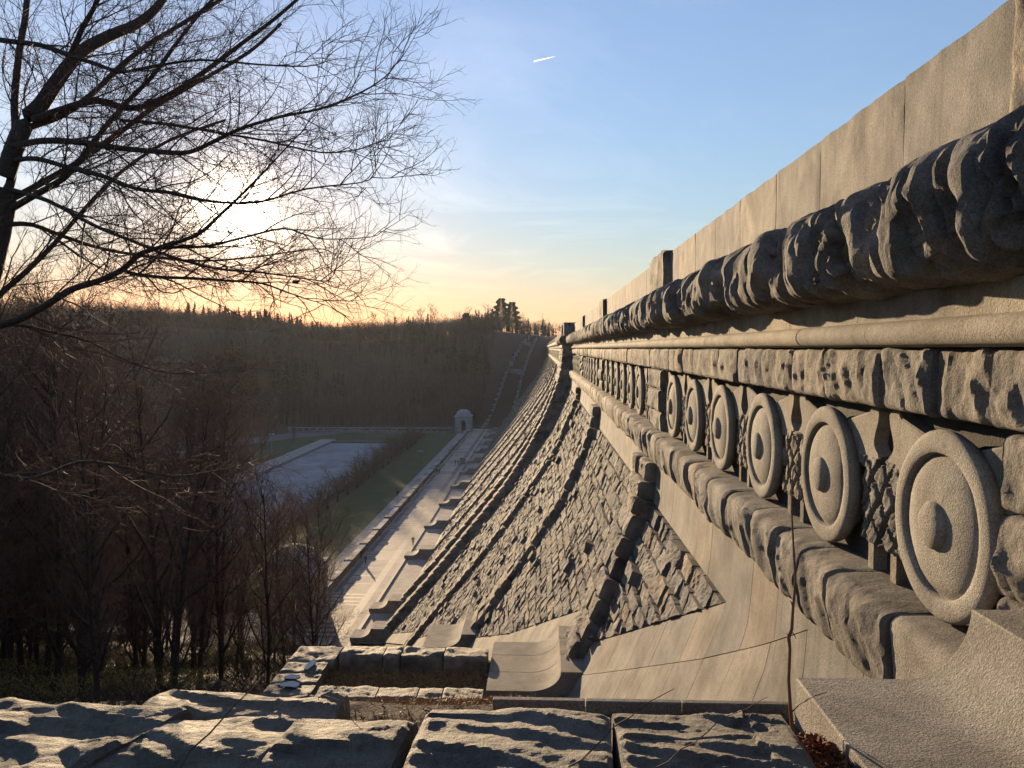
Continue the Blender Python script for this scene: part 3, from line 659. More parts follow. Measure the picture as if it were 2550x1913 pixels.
for a, b in far_p: (mid if a < 200 else far).extend(field(a, b, rg, a > 150))
near.sort(key=lambda r: math.hypot(r[0], float(z_of_s(r[2]))))
def emit(rows, nu, seed, single):
    if not rows: return
    P = stone_batch(rows, nu, seed); n = len(rows); q = grid_q(nu, nu, flip=False)
    if single:
        for i in range(n): obn('panel_stone', P[i].reshape(-1, 3), q, M_PANEL, dam, False)
        return None
    V = P.reshape(-1, 3); Q = (q[None] + (np.arange(n) * nu * nu)[:, None, None]).reshape(-1, 4)
    t = np.repeat(np.array([rg.random() for _ in range(n)]), nu * nu)
    return V, Q, t
emit(near[:300], 11, 50, True)
parts = [emit(near[300:1400], 8, 51, False), emit(near[1400:], 6, 52, False), emit(mid, 5, 53, False), emit(far, 5, 54, False)]
off = 0; VV, QQ, TT = [], [], []
for V, Q, t in parts: VV.append(V); QQ.append(Q + off); TT.append(t); off += len(V)
obn('panel_stone', np.concatenate(VV), np.concatenate(QQ), M_PANEL, dam, False, np.concatenate(TT), centre=False, kind='stuff')

def slab(y0, y1, ft, fb, h, name='border_slab', mt=None, single=True, nz=8):
    e = .007; y = np.linspace(y0 + e, y1 - e, 4); v = np.linspace(0, 1, nz); Yg, Vg = np.meshgrid(y, v)
    Zt, Zb_ = ft(Yg), fb(Yg); Zg = Zt + (Zb_ - Zt) * (.005 + .99 * Vg)
    P = on_wall(Yg, s_of_z(Zg), h + 0 * Yg); P2 = on_wall(Yg, s_of_z(Zg), -.12 + 0 * Yg)
    n = len(v); m = len(y); V = np.concatenate([P.reshape(-1, 3), P2.reshape(-1, 3)]); o = n * m
    Q = [grid_q(n, m)]
    def strip(idx): a = idx[:-1]; b = idx[1:]; return np.stack([a, a + o, b + o, b], -1)
    I = np.arange(o).reshape(n, m)
    Q += [strip(I[0]), strip(I[-1])[:, ::-1], strip(I[:, 0])[:, ::-1], strip(I[:, -1])]
    return V, np.concatenate(Q)
sb = Stuff()
def slabs(y0, y1, ft, fb, h, lo=1.3, hi=1.9):
    ys = run(y0, y1, lo, hi, rng)
    for a, b in zip(ys, ys[1:]):
        V, Q = slab(a, b, ft, fb, h + rng.uniform(0, .004), nz=8)
        if a < PXLIM: obn('border_slab', V, Q, M_SMOOTH, dam, True, sharp=40)
        else: sb.add(V, Q, rng.random())
cst = lambda z: (lambda Y: np.full(np.shape(Y), z, float))
slabs(14.6, 24.15, cst(-3.56), cst(-4.84), .03)
for a, b in ((RIBS[0] + RIBW, RIBS[1]), (RIBS[1] + RIBW, RIBS[2]), (RIBS[2] + RIBW, PAV[0])): slabs(a, b, cst(-3.56), cst(-4.84), .03)
for a, b in far_p: slabs(a, b, cst(-3.56), cst(-4.84), .03, 3, 4)
slabs(10.4, 14.6, cst(-3.56), z2, .03)
slabs(14.6, 24.15, zb, z2, .03)
slabs(5.6, 10.4, cst(-3.56), lambda Y: z2(Y) - 0.0, .03, 1.2, 1.6) if False else None
for a, b in ((RIBS[0] + RIBW, RIBS[1]), (RIBS[1] + RIBW, RIBS[2]), (RIBS[2] + RIBW, PAV[0])): slabs(a, b, zb, z2, .03)
for a, b in far_p:
    if a < 345: slabs(a, b, cst(-35.95), cst(-38.0), .05, 3, 4)
# plinth standing proud below, following the hillside
slabs(5.3, 10.4, cst(-3.58), lambda Y: z2(Y) - 2.9, .055, 1.3, 1.8)
slabs(10.4, 24.0, lambda Y: z2(Y) - .012, lambda Y: z2(Y) - 2.9, .056, 1.3, 1.8)
for a, b in ((RIBS[0] + RIBW, RIBS[1]), (RIBS[1] + RIBW, RIBS[2])): slabs(a, b, lambda Y: z2(Y) - .012, lambda Y: z2(Y) - 2.6, .16)
sb.build('border_slab', M_SMOOTH, dam)

# ribs
rows = []
def rib_base(r): return {24.2: -10.9, 47.6: -19.8, 71.0: -29}.get(r, -37.0 if r < 345 else float(np.interp(r, [345, 560], [-37, -3])))
for r in ALLRIB:
    s = float(s_of_z(-3.6)); smax = float(s_of_z(rib_base(r))); j = 0
    ch = .70 if r < 130 else 1.0
    while s < smax:
        h = rng.uniform(ch * .85, ch * 1.15); split = r + RIBW * (0.42 if j % 2 else 0.6)
        for a, b in ((r, split), (split, r + RIBW)):
            if j % 2 and a == r: a += .12
            rows.append((a, b, s, s + h, r))
        s += h; j += 1
rows.sort(key=lambda q: math.hypot(q[0], float(z_of_s(q[2]))))
st = Stuff()
for i, (a, b, s0, s1, r) in enumerate(rows):
    o = rng.uniform(.42, .60); c = .012
    pts = [on_wall(a, s0 + c, -.15), on_wall(a, s0 + c, o - .08), on_wall(a, s0 + c + .05, o), on_wall(a, s1 - c - .05, o), on_wall(a, s1 - c, o - .08), on_wall(a, s1 - c, -.15)]
    w = [0, .4, 1, 1, .4, 0]; res = LOD(a, .045, .0042) if i < 300 else (.22 if a < 130 else .5)
    V, Q = rough_prism([(p[0], p[2], q) for p, q in zip(pts, w)], a + .01, b - .01, res * 1.4, .11, i * 3, cell=(.6, .5), res_s=res, capamp=.05, drop=.1, edge=.03, lite=i >= 300)
    if i < 300: obn('rib_stone', V, quadfix(Q), M_ROCK, dam, False)
    else: st.add(V, Q, rng.random())
st.build('rib_stone', M_ROCK, dam)

# the projecting bay: stacked regular courses with their own cornice
st = Stuff(); z = -3.7; j = 0
def bay_block(x0, x1, z0, z1, y0, y1, amp=.07, res=.3):
    xa0, xa1 = x0; xb0, xb1 = x1
    return rough_prism([(xb0, z0, 0), (xa0 + .08, z0, .4), (xa0, z0 - .06, 1), (xa1, z1 + .06, 1), (xa1 + .08, z1, .4), (xb1, z1, 0)], y0, y1, res, amp, int(-z0 * 37 + y0), cell=(.5, .4), res_s=res, capamp=.05, lite=True)
z = 0.0; stones = []
while z > -37.2:
    h = .85; x0 = float(Px(z)); x1 = float(Px(z - h))
    e_ = .5 if j % 2 else 0
    for a, b in ((PAV[0], PAV[0] + 2.2 + e_), (PAV[1] - 2.2 - e_, PAV[1])) if z < -3.4 else ((PAV[0], PAV[0] + 3), (PAV[0] + 3, 101.3), (101.3, PAV[1] - 2.6), (PAV[1] - 2.6, PAV[1])):
        V, Q = bay_block((x0, x1), (float(Wx(z)) + .5, float(Wx(z - h)) + .5), z - .015, z - h + .015, a + .015, b - .015, res=.28)
        obn('bay_stone', V, quadfix(Q), M_ROCK, dam, False)
    z -= h; j += 1
V, Q = rough_prism([(4.2, 1.75, 0), (3.0, 1.72, .6), (2.3, 1.55, 1), (2.05, 1.2, 1), (2.08, .8, 1), (2.3, .55, .6), (3.6, .5, 0)], PAV[0] - .35, PAV[1] + .35, .25, .2, 77, cell=(.6, .6), res_s=.2)
obn('bay_cornice', V, quadfix(Q), M_CORN, dam, True)
V, Q = rough_prism([(3.9, 0.5, 0), (2.6, 0.5, .5), (2.5, .4, .5), (2.5, .05, .5), (2.6, 0, .2), (3.9, 0, 0)], PAV[0], PAV[1], .4, .03, 78, res_s=.2)
obn('bay_fillet', V, quadfix(Q), M_ROCK, dam, True)
for a, b, x, t in ((PAV[0], PAV[0] + 2.6, 2.75, 3.2), (PAV[1] - 2.6, PAV[1], 2.75, 3.2), (PAV[0] + 2.7, PAV[1] - 2.7, 3.1, 2.95)):
    MB().box(x, 4.6, a, b, 1.4, t).build('bay_parapet_block', M_ROCK, dam, bevel=.05)

# consoles: smooth seats curving up to the foot of the ribs
def console(name, y0, y1, xL, zflat, xc, xtop, ztop, xback, thick, cuts=(), mt=None):
    t = np.linspace(0, PI / 2, 14)
    curve = [(xc + (xtop - xc) * math.sin(u), zflat + (ztop - zflat) * (1 - math.cos(u))) for u in t]
    pts = [(xL, zflat - thick), (xL, zflat)] + [(xL + (xc - xL) * k / 4, zflat) for k in range(1, 4)] + curve + [(xback, ztop), (xback, zflat - thick - .6), (xtop, zflat - thick - .2)]
    ys = [y0] + list(cuts) + [y1]
    for a, b in zip(ys, ys[1:]):
        n = len(pts); V = np.array([(x, y, z) for y in (a + .004, b - .004) for x, z in pts])
        F = [[i, (i + 1) % n, (i + 1) % n + n, i + n] for i in range(n)] + [list(range(n))[::-1], [n + i for i in range(n)]]
        o = obn(name, V, F, mt or M_HAMMER, dam)
        m = o.modifiers.new('bevel', 'BEVEL'); m.width = .012; m.segments = 2; m.limit_method = 'ANGLE'; m.angle_limit = math.radians(40)
        me = o.data; me.polygons.foreach_set('use_smooth', np.array([len(p.vertices) == 4 for p in me.polygons]))
        me.set_sharp_from_angle(angle=math.radians(35))
console('console_block', -1.5, 5.8, 1.93, -2.49, 2.72, 3.22, -1.95, 4.1, .55)
console('console_block', 23.3, 27.3, -1.70, -10.60, -0.35, 0.62, -9.98, 1.7, .60, cuts=(24.7, 26.1))
console('console_block', 46.8, 50.8, -7.4, -18.6, -6.1, -4.95, -17.75, -3.5, .6)
for r in [PAV[0] - .2, PAV[1] - 3.2] + FAR:
    if r < 345: console('console_block', r, r + 2.9, -24.05, -36.35, -23.0, -21.4, -35.2, -19.0, .6)

# the dam's own kerb at the foot, the drip trench
obn('foot_trench', [(-20, 94, -37.0), (-23.6, 94, -37.0), (-23.6, 350, -37.0), (-20, 350, -37.0)], [(0, 1, 2, 3)], M_PAVE, dam, centre=False)

# ------------------------------------------------------------------ foreground: coping of rough fieldstones
def cope_stone(par, x0, x1, yf, yn, zt, zlow, seed, amp=.055, res=.016, skew=0.0, mtl=None, name='coping_stone', cell=(.60, .20), sc=.32):
    sec = [(yn - .10, zlow, 0), (yn - .04, zt - .28, .6), (yn, zt - .06, 1), (yn + .07, zt, 1), ((yf + yn) / 2, zt + .02, 1), (yf - .06, zt + .01, 1), (yf, zt - .07, .8), (yf + .03, zlow, 0)]
    V, Q = rough_prism(sec, x0 + .016, x1 - .016, res, amp, seed, cell=cell, axis='X', capamp=.02, drop=.25, edge=.04, sc=sc, fl=1.25)
    V[:, 0] += skew * (V[:, 1] - yn)
    V[:, 2] += 0.05 * (vnoise(V[:, 0] * 1.1, V[:, 1] * 1.1, seed) - .5)
    return obn(name, V, Q, mtl or M_COPE, par, True, sharp=38)
cope = thing('coping_wall', 'low wall of big rough fieldstones along the bottom edge of the picture', 'stone wall', (-1.5, 4.3, -2.9))
for i, (x0, x1, yf, yn, zt, sk) in enumerate([(-6.6, -4.9, 4.75, 3.6, -2.27, 0), (-4.88, -2.62, 4.74, 3.55, -2.28, .35), (-2.58, -1.62, 4.66, 3.7, -2.29, .3), (-1.56, -.80, 4.60, 3.98, -2.25, .10), (-.76, .385, 4.62, 3.75, -2.21, 0.06), (.42, 1.46, 4.66, 3.7, -2.20, .0)]):
    cope_stone(cope, x0, x1, yf, yn, zt, -3.1, 300 + i * 13, skew=sk, amp=.046)
cope_stone(cope, -2.75, -1.35, 5.35, 4.86, -2.45, -3.1, 391, amp=.05, res=.02)
# small terrace between coping, console and kerb
kerb = thing('kerb', 'long thin granite kerb running from the lower console to the sapling', 'kerb', (.8, 5.95, -2.9))
for a, b in zip([-.38, .35, 1.1, 1.93], [.35, 1.1, 1.93, 1.94]):
    if b - a > .1: MB().box(a + .004 - .8, b - .004 - .8, -.06, .0, -.45, .15).build('kerb_stone', M_SMOOTH, kerb, bevel=.008)

class Blades:
    def __init__(s): s.V = []; s.F = []
    def blade(s, p, d, L, w, bend=.4, rg=random):
        b = len(s.V); d = Vector(d).normalized(); side = d.cross(Vector((rg.uniform(-1, 1), rg.uniform(-1, 1), .1))).normalized() * w
        p = Vector(p); q = p + d * L * .5; dd = (d + Vector((rg.uniform(-bend, bend), rg.uniform(-bend, bend), -bend * rg.random()))).normalized(); e = q + dd * L * .5
        s.V += [tuple(p - side), tuple(p + side), tuple(q + side * .8), tuple(q - side * .8), tuple(e)]
        s.F += [(b, b + 1, b + 2, b + 3), (b + 3, b + 2, b + 4)]
    def build(s, name, m, kind='stuff', label=None, cat=None):
        o = ob(name, mesh_np(name, s.V, s.F, (m,))); return tag(o, label, cat, None, kind)
rg2 = random.Random(3)
bl = Blades()
for i in range(15000):
    x = rg2.uniform(-2.4, 1.9); y = rg2.uniform(4.62, 6.6)
    d = math.exp(-((vnoise(np.array(x * 2.0), np.array(y * 2.0), 4) - .55) / .3) ** 2)
    if rg2.random() > d: continue
    bl.blade((x, y, (-2.875 if y < 6.0 else float(ground_z(x, y)) - .01)), (rg2.uniform(-1, 1), rg2.uniform(-1, 1), rg2.uniform(.05, .9)), rg2.uniform(.04, .15), .0035, .8, rg2)
for i in range(16000):       # round the lower planter
    x = rg2.uniform(-7.2, -.2); y = rg2.uniform(20.5, 26.3)
    inside = -7.0 < x < -1.8 and 23.4 < y < 25.3
    z = -10.9 if inside else (float(ground_z(x, y)) if y < 22.4 else -10.6)
    if not inside and y > 22.2: continue
    if not inside: z = float(max(ground_z(x, y), -10.62 + (22.2 - y) * .35))
    bl.blade((x, y, z), (rg2.uniform(-1, 1), rg2.uniform(-1, 1), rg2.uniform(.05, .8)), rg2.uniform(.12, .42), .013, .8, rg2)
for i in range(16000):       # the bank between terrace and planter
    y = 6.2 + 16 * rg2.random() ** 1.3; x = rg2.uniform(-.40 * y, .02 * y)
    bl.blade((x, y, float(ground_z(x, y)) - .02), (rg2.uniform(-1, 1), rg2.uniform(-1, 1), rg2.uniform(.1, 1.1)), rg2.uniform(.06, .2) * (.5 + y / 16), .0011 * y ** .85, .8, rg2)
bl.build('dry_grass', M_DRY, label='dry straw-coloured grass between the stone walls')
lf = Blades()
for i in range(2200):
    x = rg2.gauss(1.74, .14); y = rg2.gauss(4.75, .42)
    if x > 1.92 or y > 5.95 or y < 3.9: continue
    z = -2.85 + .34 * math.exp(-((x - 1.78) ** 2 / .05 + (y - 4.75) ** 2 / .30)) + rg2.uniform(0, .035)
    lf.blade((x, y, z), (rg2.uniform(-1, 1), rg2.uniform(-1, 1), rg2.uniform(-.1, .5)), rg2.uniform(.025, .06), rg2.uniform(.006, .014), .6, rg2)
lf.build('dead_leaves', M_LEAF, label='heap of brown dead leaves at the foot of the sapling')
tag(obn('soil', *(lambda g: (np.stack([g[0], g[1], -2.86 + .34 * np.exp(-((g[0] - 1.78) ** 2 / .05 + (g[1] - 4.75) ** 2 / .30)) + .05 * fbm(g[0] * 3, g[1] * 3, 4)], -1), grid_q(40, 60)))(np.meshgrid(np.linspace(-2.6, 1.93, 60), np.linspace(4.4, 6.02, 40))), M_DIRT, smooth=True, centre=False), kind='structure')

# dried vines and stalks trailing over the coping
def vine(pts, r, label):
    o = MB().tube(pts, [r * (1 - .6 * i / (len(pts) - 1)) for i in range(len(pts))], 5).build('dry_stalk', M_TWIG); tag(o, label, 'stalk', 'dried vines on the coping')
def arc(p, q, sag, n=9, j=.02, rr=rg2):
    p, q = Vector(p), Vector(q); return [p.lerp(q, t / n) + Vector((rr.uniform(-j, j), rr.uniform(-j, j), sag * math.sin(PI * t / n) + rr.uniform(-j, j) * .4)) for t in range(n + 1)]
vine(arc((-1.95, 3.62, -2.30), (-1.72, 4.72, -2.05), .05), .007, 'dry vine lying in the joint between the two left stones')
for k in range(26):
    x = rg2.uniform(-1.55, -.35); y = rg2.uniform(3.55, 3.9)
    vine(arc((x, y, -2.75), (x + rg2.uniform(-.5, .5), y + rg2.uniform(-.05, .2), rg2.uniform(-2.55, -2.22)), rg2.uniform(.02, .18)), .0035, 'thin dried stalk curling in front of the coping stones')
vine(arc((-1.35, 4.5, -2.12), (-1.02, 4.2, -2.16), .08), .004, 'thin curved stem arching over the short coping stone')
vine(arc((.15, 3.9, -2.18), (.78, 4.5, -2.02), .03), .006, 'bare forked stick leaning on the wide coping stone')
vine(arc((.55, 3.8, -2.15), (1.35, 4.55, -2.08), .03), .004, 'long thin stick beside the leaf pile')

# the sapling beside the console
sap = thing('sapling', 'thin leafless sapling growing straight up beside the smooth console', 'sapling', (1.77, 5.3, -2.80))
sp = [(0, 0, 0), (-.015, 0, .12), (-.035, 0, .30), (-.05, .0, .50), (-.045, 0, .72), (-.055, 0, .80), (-.035, 0, .86), (-.03, 0, .98), (-.015, 0, 1.2), (-.03, 0, 1.4), (-.045, 0, 1.62), (-.05, 0, 1.78), (-.045, 0, 1.98)]
MB().tube(sp, [.019, .015, .0125, .0112, .011, .0135, .012, .010, .0088, .0075, .0065, .005, .0025], 8).build('stem', M_SAP, sap, smooth=True)
for p, q in (((-.05, 0, .78), (-.075, -.02, .84)), ((-.035, 0, .84), (-.01, -.02, .80)), ((-.02, 0, .28), (.03, -.1, .40)), ((.03, -.1, .40), (.13, -.22, .52)), ((-.03, 0, 1.02), (-.05, 0, 1.06))):
    MB().tube([p, tuple((Vector(p) + Vector(q)) / 2 + Vector((0, 0, .008))), q], [.006, .004, .002], 5).build('twig', M_TWIG, sap)

# ------------------------------------------------------------------ lower planter with puddles
pl = thing('stone_planter', 'low square planter of rough stone blocks beside the lower console', 'stone planter', (-4.5, 24.3, -10.6))
MBs = MB()
def pstone(x0, x1, y0, y1, zt, zl, seed):
    sec = [(y0, zl, 0), (y0, zt - .06, .6), (y0 + .05, zt, 1), (y1 - .05, zt, 1), (y1, zt - .06, .6), (y1, zl, 0)]
    V, Q = rough_prism(sec, x0 + .02, x1 - .02, .07, .06, seed, cell=(.5, .3), axis='X', capamp=.02, drop=.2, edge=.05)
    return V, Q
def P_(x0, x1, y0, y1, zt=-10.42, zl=-11.6):
    V, Q = pstone(x0, x1, y0, y1, zt, zl, int(abs(x0 * 31 + y0 * 17))); obn('planter_stone', V, Q, M_COPE, pl, True, sharp=38)
for y0, y1, w in ((22.35, 23.2, 1.5), (23.2, 24.0, 1.45), (24.0, 24.9, 1.4), (24.9, 26.3, 1.55)): P_(-8.45 + (y0 - 22.4) * .0, -8.45 + w, y0, y1)
for x0, x1 in ((-6.9, -5.0), (-5.0, -3.75), (-3.75, -3.0), (-3.0, -1.75)): P_(x0, x1, 22.45, 23.3, -10.50)
for x0, x1 in ((-6.85, -5.35), (-5.35, -4.75), (-4.75, -3.3), (-3.3, -1.8)): P_(x0, x1, 25.3, 26.25, -10.38)
tag(obn('planter_soil', [(-7.1, 22.0, -10.95), (-1.2, 22.0, -10.95), (-1.2, 26.3, -10.88), (-7.1, 26.3, -10.88)], [(0, 1, 2, 3)], M_DIRT, centre=False), kind='structure')
MB().box(-8.5 + 4.5, -1.7 + 4.5, 22.5 - 24.3, 26.2 - 24.3, -5.5, -.98).build('retaining_base', M_COPE, pl)
def puddle(x, y, rx, ry, z, label, seed):
    t = np.linspace(0, 2 * PI, 22, endpoint=False); r = 1 + .5 * (vnoise(np.cos(t) * 1.6 + seed, np.sin(t) * 1.6, seed) - .5)
    V = np.stack([rx * r * np.cos(t), ry * r * np.sin(t), np.zeros(22)], -1); V2 = V * 1.06; V2[:, 2] = -.03
    F = [list(range(22))] + [[i, i + 22, (i + 1) % 22 + 22, (i + 1) % 22] for i in range(22)]
    o = ob('puddle', mesh_np('puddle', np.concatenate([V, V2]), F, (M_WATER,)), None, (x, y, z)); tag(o, label, 'puddle', 'puddles on the planter wall')
puddle(-7.55, 24.45, .13, .42, -10.345, 'long narrow puddle on the planter wall, farthest of the three', 1)
puddle(-7.85, 23.50, .26, .17, -10.345, 'middle small puddle on the planter wall', 2)
puddle(-7.72, 22.98, .31, .20, -10.345, 'rounder puddle on the planter wall, nearest of the three', 3)

# ------------------------------------------------------------------ plaza
PZ = -36.8
tag(obn('plaza', [(-50, 80, PZ), (-23.6, 80, PZ), (-23.6, 350, PZ), (-31.9, 350, PZ), (-31.9, 104, PZ), (-50, 104, PZ), (-50, 80, PZ - .6), (-23.6, 80, PZ - .6), (-23.6, 350, PZ - .6), (-31.9, 350, PZ - .6), (-31.9, 104, PZ - .6), (-50, 104, PZ - .6)],
        [(0, 1, 2, 3, 4, 5)] + [(i, (i + 1) % 6 + 0, (i + 1) % 6 + 6, i + 6)[::-1] for i in range(6)], M_PAVE, centre=False), kind='structure')
plaza = bpy.data.objects['plaza']
def band(x0, x1, y0, y1, h=.004):
    MB().box(x0, x1, y0, y1, PZ - .05, PZ + h).build('paving_band', M_PAVED, plaza)
band(-24.05, -23.62, 84, 349); band(-26.3, -25.1, 84, 349)
edges = [(PAV[0] + 2, 3.4)] + [(PAV[1] + .5, 3.4)] + [(f, 3.4) for f in FAR if f < 335]
yb = [86.0] + [e[0] for e in edges]
for y, w in edges:
    for k, (a, b) in enumerate(((0, .75), (1.5, 2.15), (3.1, 3.85), (4.7, 5.3))):
        band(-31.3, -26.31, y - 1.2 + a, y - 1.2 + b)
for (a, _), (b, _) in zip(edges, edges[1:]):
    a += 4.6; b -= 1.9
    if b - a < 6: continue
    band(-31.3, -30.5, a, b)
    n = 4
    for k in range(1, n): band(-30.49, -26.31, a + (b - a) * k / n - .22, a + (b - a) * k / n + .22)

pw = thing('plaza_parapet', 'long low stone parapet with square piers along the left side of the plaza', 'parapet wall', (-32.3, 220, PZ))
y = 104.5; k = 0; rr = random.Random(4)
while y < 334:
    L = 1.9
    if k % 6 == 0:
        MB().box(-.85, .65, y - 220, y + 1.5 - 220, -1.2, 1.32).build('pier', M_KIOSK if y > 230 else M_ROCK, pw, bevel=.05); y += 1.5
    else:
        h = 1.0 + rr.uniform(-.03, .03); MB().box(-.5, .45, y + .02 - 220, y + L - .02 - 220, -1.2, h).build('wall_block', M_ROCK, pw, bevel=.04)
        MB().box(-.58, .53, y + .01 - 220, y + L - .01 - 220, h, h + .16).build('coping_slab', M_KIOSK if rr.random() < .5 else M_ROCK, pw, bevel=.03); y += L
    k += 1

def kiosk(x, y, label, s=1.0):
    t = thing('pavilion_kiosk', label, 'kiosk', (x, y, PZ), 'twin stone kiosks')
    w = 3.2
    def wall(ang):
        t0 = .5; n = 14; oh, ow = 4.0, 1.15; pts = []
        outer = [(-w, 0), (-w, 6.4), (w, 6.4), (w, 0)]
        arcp = [(ow * math.cos(a), oh + ow * math.sin(a)) for a in np.linspace(0, PI, n)]
        V = []; F = []
        for d in (-w, -w + t0):
            V += [(-w, d, 0), (-ow, d, 0), (ow, d, 0), (w, d, 0), (-w, d, 6.4), (w, d, 6.4)] + [(px, d, pz) for px, pz in arcp] + [(px, d, 6.4) for px, pz in arcp]
        o2 = 6 + 2 * n
        for b, fl in ((0, False), (o2, True)):
            fs = [(b, b + 1, b + 6 + n - 1, b + 6 + 2 * n - 1, b + 4), (b + 2, b + 3, b + 5, b + 6 + n, b + 6)]
            for i in range(n - 1): fs.append((b + 6 + i, b + 6 + n + i, b + 6 + n + i + 1, b + 6 + i + 1))
            F += [f[::-1] if fl else f for f in fs]
        for i in range(n - 1): F.append((6 + i, 6 + i + 1, o2 + 6 + i + 1, o2 + 6 + i))
        F += [(1, o2 + 1, o2 + 6 + n - 1, 6 + n - 1), (6, o2 + 6, o2 + 2, 2), (0, o2, o2 + 1, 1), (2, o2 + 2, o2 + 3, 3)]
        o = ob('arched_wall', mesh_np('arched_wall', V, F, (M_KIOSK,)), t, (0, 0, 0), ang)
    for a in range(4): wall(a * PI / 2)
    for sx in (-1, 1):
        for sy in (-1, 1): MB().box(-.55, .55, -.55, .55, 0, 6.5).build('corner_pier', M_KIOSK, t, bevel=.05, loc=(sx * 3.05, sy * 3.05, 0))
    MB().box(-3.3, 3.3, -3.3, 3.3, -.9, 0.05).build('base', M_KIOSK, t, bevel=.04)
    MB().box(-3.95, 3.95, -3.95, 3.95, 6.52, 7.05).build('cornice', M_KIOSK, t, bevel=.12)
    r = MB(); V = []; F = []
    prof = [(3.5, 7.05), (3.5, 7.5), (3.25, 7.6), (3.1, 8.3), (2.75, 8.9), (2.1, 9.4), (1.2, 9.7), (0.05, 9.85)]
    for q, (rad, z) in enumerate(prof):
        for i in range(16):
            a = 2 * PI * (i + .5) / 16; m = max(abs(math.cos(a)), abs(math.sin(a))); k = rad / (m ** (1 - min(1, q / 5)))
            V.append((k * math.cos(a), k * math.sin(a), z))
    for q in range(len(prof) - 1):
        for i in range(16): F.append((q * 16 + i, q * 16 + (i + 1) % 16, (q + 1) * 16 + (i + 1) % 16, (q + 1) * 16 + i))
    ob('domed_roof', mesh_np('domed_roof', V, F, (M_KIOSK,)), t)
    return t
kiosk(-34.4, 339.5, 'pale stone kiosk with arches and stepped dome at the far end of the plaza')
kiosk(-34.0, 103.5, 'nearer stone kiosk whose grey dome shows between the bare trees')

gh = thing('gatehouse', 'small pale gatehouse with hipped roof at the far end of the dam', 'gatehouse', (-4.5, 577, -4))
MB().box(-3.6, 3.6, -4, 4, -4, 11.5).build('wall', M_KIOSK, gh)
MB().box(-4.3, 4.3, -4.7, 4.7, 11.5, 12.6).build('cornice', M_KIOSK, gh)
ob('roof', mesh_np('roof', [(-4.3, -4.7, 12.6), (4.3, -4.7, 12.6), (4.3, 4.7, 12.6), (-4.3, 4.7, 12.6), (-2, -2.4, 14.4), (2, -2.4, 14.4), (2, 2.4, 14.4), (-2, 2.4, 14.4)], [(0, 1, 5, 4), (1, 2, 6, 5), (2, 3, 7, 6), (3, 0, 4, 7), (4, 5, 6, 7)], (M_KIOSK,)), gh)
for i in (-1.9, 1.9): MB().box(i - .5, i + .5, -4.1, -3.9, 5.5, 9.2).build('window', M_MORTAR, gh)
# stair walls climbing the abutment beside the far end of the dam
sw = thing('stair_wall', 'long grey stepped wall climbing the dark slope beside the far end of the dam', 'stone wall', (-27, 352, -37))
for pa in ([(-27.4, 351), (-24, 400), (-20, 446), (-12.5, 500), (-6, 542)], [(-17, 352), (-14, 400), (-11, 446), (-6, 500), (-2, 540)]):
    for (xa, ya), (xb, yb) in zip(pa, pa[1:]):
        n = 6
        for k in range(n):
            x0_, y0_, x1_, y1_ = xa + (xb - xa) * k / n, ya + (yb - ya) * k / n, xa + (xb - xa) * (k + 1) / n, ya + (yb - ya) * (k + 1) / n
            z_ = float(ground_z((x0_ + x1_) / 2, (y0_ + y1_) / 2)) + 1.3; MB().box(x0_ + 27 - .45, x0_ + 27 + .45 + (x1_ - x0_), y0_ - 352, y1_ - 352 - .02, z_ + 37 - 5, z_ + 37).build('wall_step', M_WALLG, sw)
for x0_, x1_, y_ in ((-20, -11, 446), (-12.5, -6, 500)):
    z_ = float(ground_z(x0_, y_)) + 1.6; MB().box(x0_ + 27.5, x1_ + 26.5, y_ - 352, y_ - 351.2, z_ + 33, z_ + 37).build('cross_wall', M_WALLG, sw)

# ------------------------------------------------------------------ park floor
GZ = -37.55
def sheet(name, poly, z, m, thick=.25, kind='structure'):
    o = MB().prism([(a, b) for a, b in poly], z - thick, z).build(name, m); return tag(o, kind=kind)
sheet('lawn', [(-49, 106), (-36.5, 106), (-36.5, 333), (-49, 333)], GZ + .30, M_GRASS)
sheet('path', [(-36.5, 104.5), (-33.2, 104.5), (-33.2, 336), (-36.5, 336)], GZ + .33, M_PATH)
sheet('pool_basin', [(-83, 120), (-54, 120), (-54, 300), (-83, 300)], GZ + .10, M_POOL)
sheet('pool_walk', [(-89, 118), (-83, 118), (-83, 306), (-89, 306)], GZ + .9, M_PATH, .9)
sheet('pool_rim', [(-83, 300), (-50, 300), (-50, 302.5), (-83, 302.5)], GZ + .8, M_ROAD, .8)
sheet('north_lawn', [(-110, 303), (-37, 303), (-37, 331), (-110, 331)], GZ + .35, M_GRASS)
sheet('near_walk', [(-120, 97), (-50.01, 97), (-50.01, 106), (-120, 106)], GZ + .4, M_PATH)
sheet('garden_lawn', [(-140, 106.5), (-89.1, 106.5), (-89.1, 118), (-140, 118)], GZ + .33, M_GRASS)
sheet('west_lawn', [(-135, 140), (-89.1, 140), (-89.1, 296), (-112, 330), (-150, 300)], GZ + .31, M_GRASS)
sheet('park_road', [(-150, 262), (-128, 300), (-104, 345), (-84, 349), (-62, 344), (-86, 333), (-104, 312), (-118, 284), (-138, 250)], GZ + .38, M_ROAD)
MB().box(-64, -54.5, 250, 251, GZ, GZ + .4)
fw = thing('garden_wall', 'long grey garden wall with dark openings behind the far lawn', 'garden wall', (-75, 336, GZ))
MB().box(-37, 36, -.5, .5, 0, 1.0).build('wall', M_WALLG, fw); MB().box(-37.4, 36.4, -.7, .7, 2.3, 2.6).build('coping', M_WALLG, fw)
for k in range(25): MB().box(-37 + k * 3.0, -36.2 + k * 3.0, -.45, .45, 1.0, 2.3).build('pillar', M_WALLG, fw)

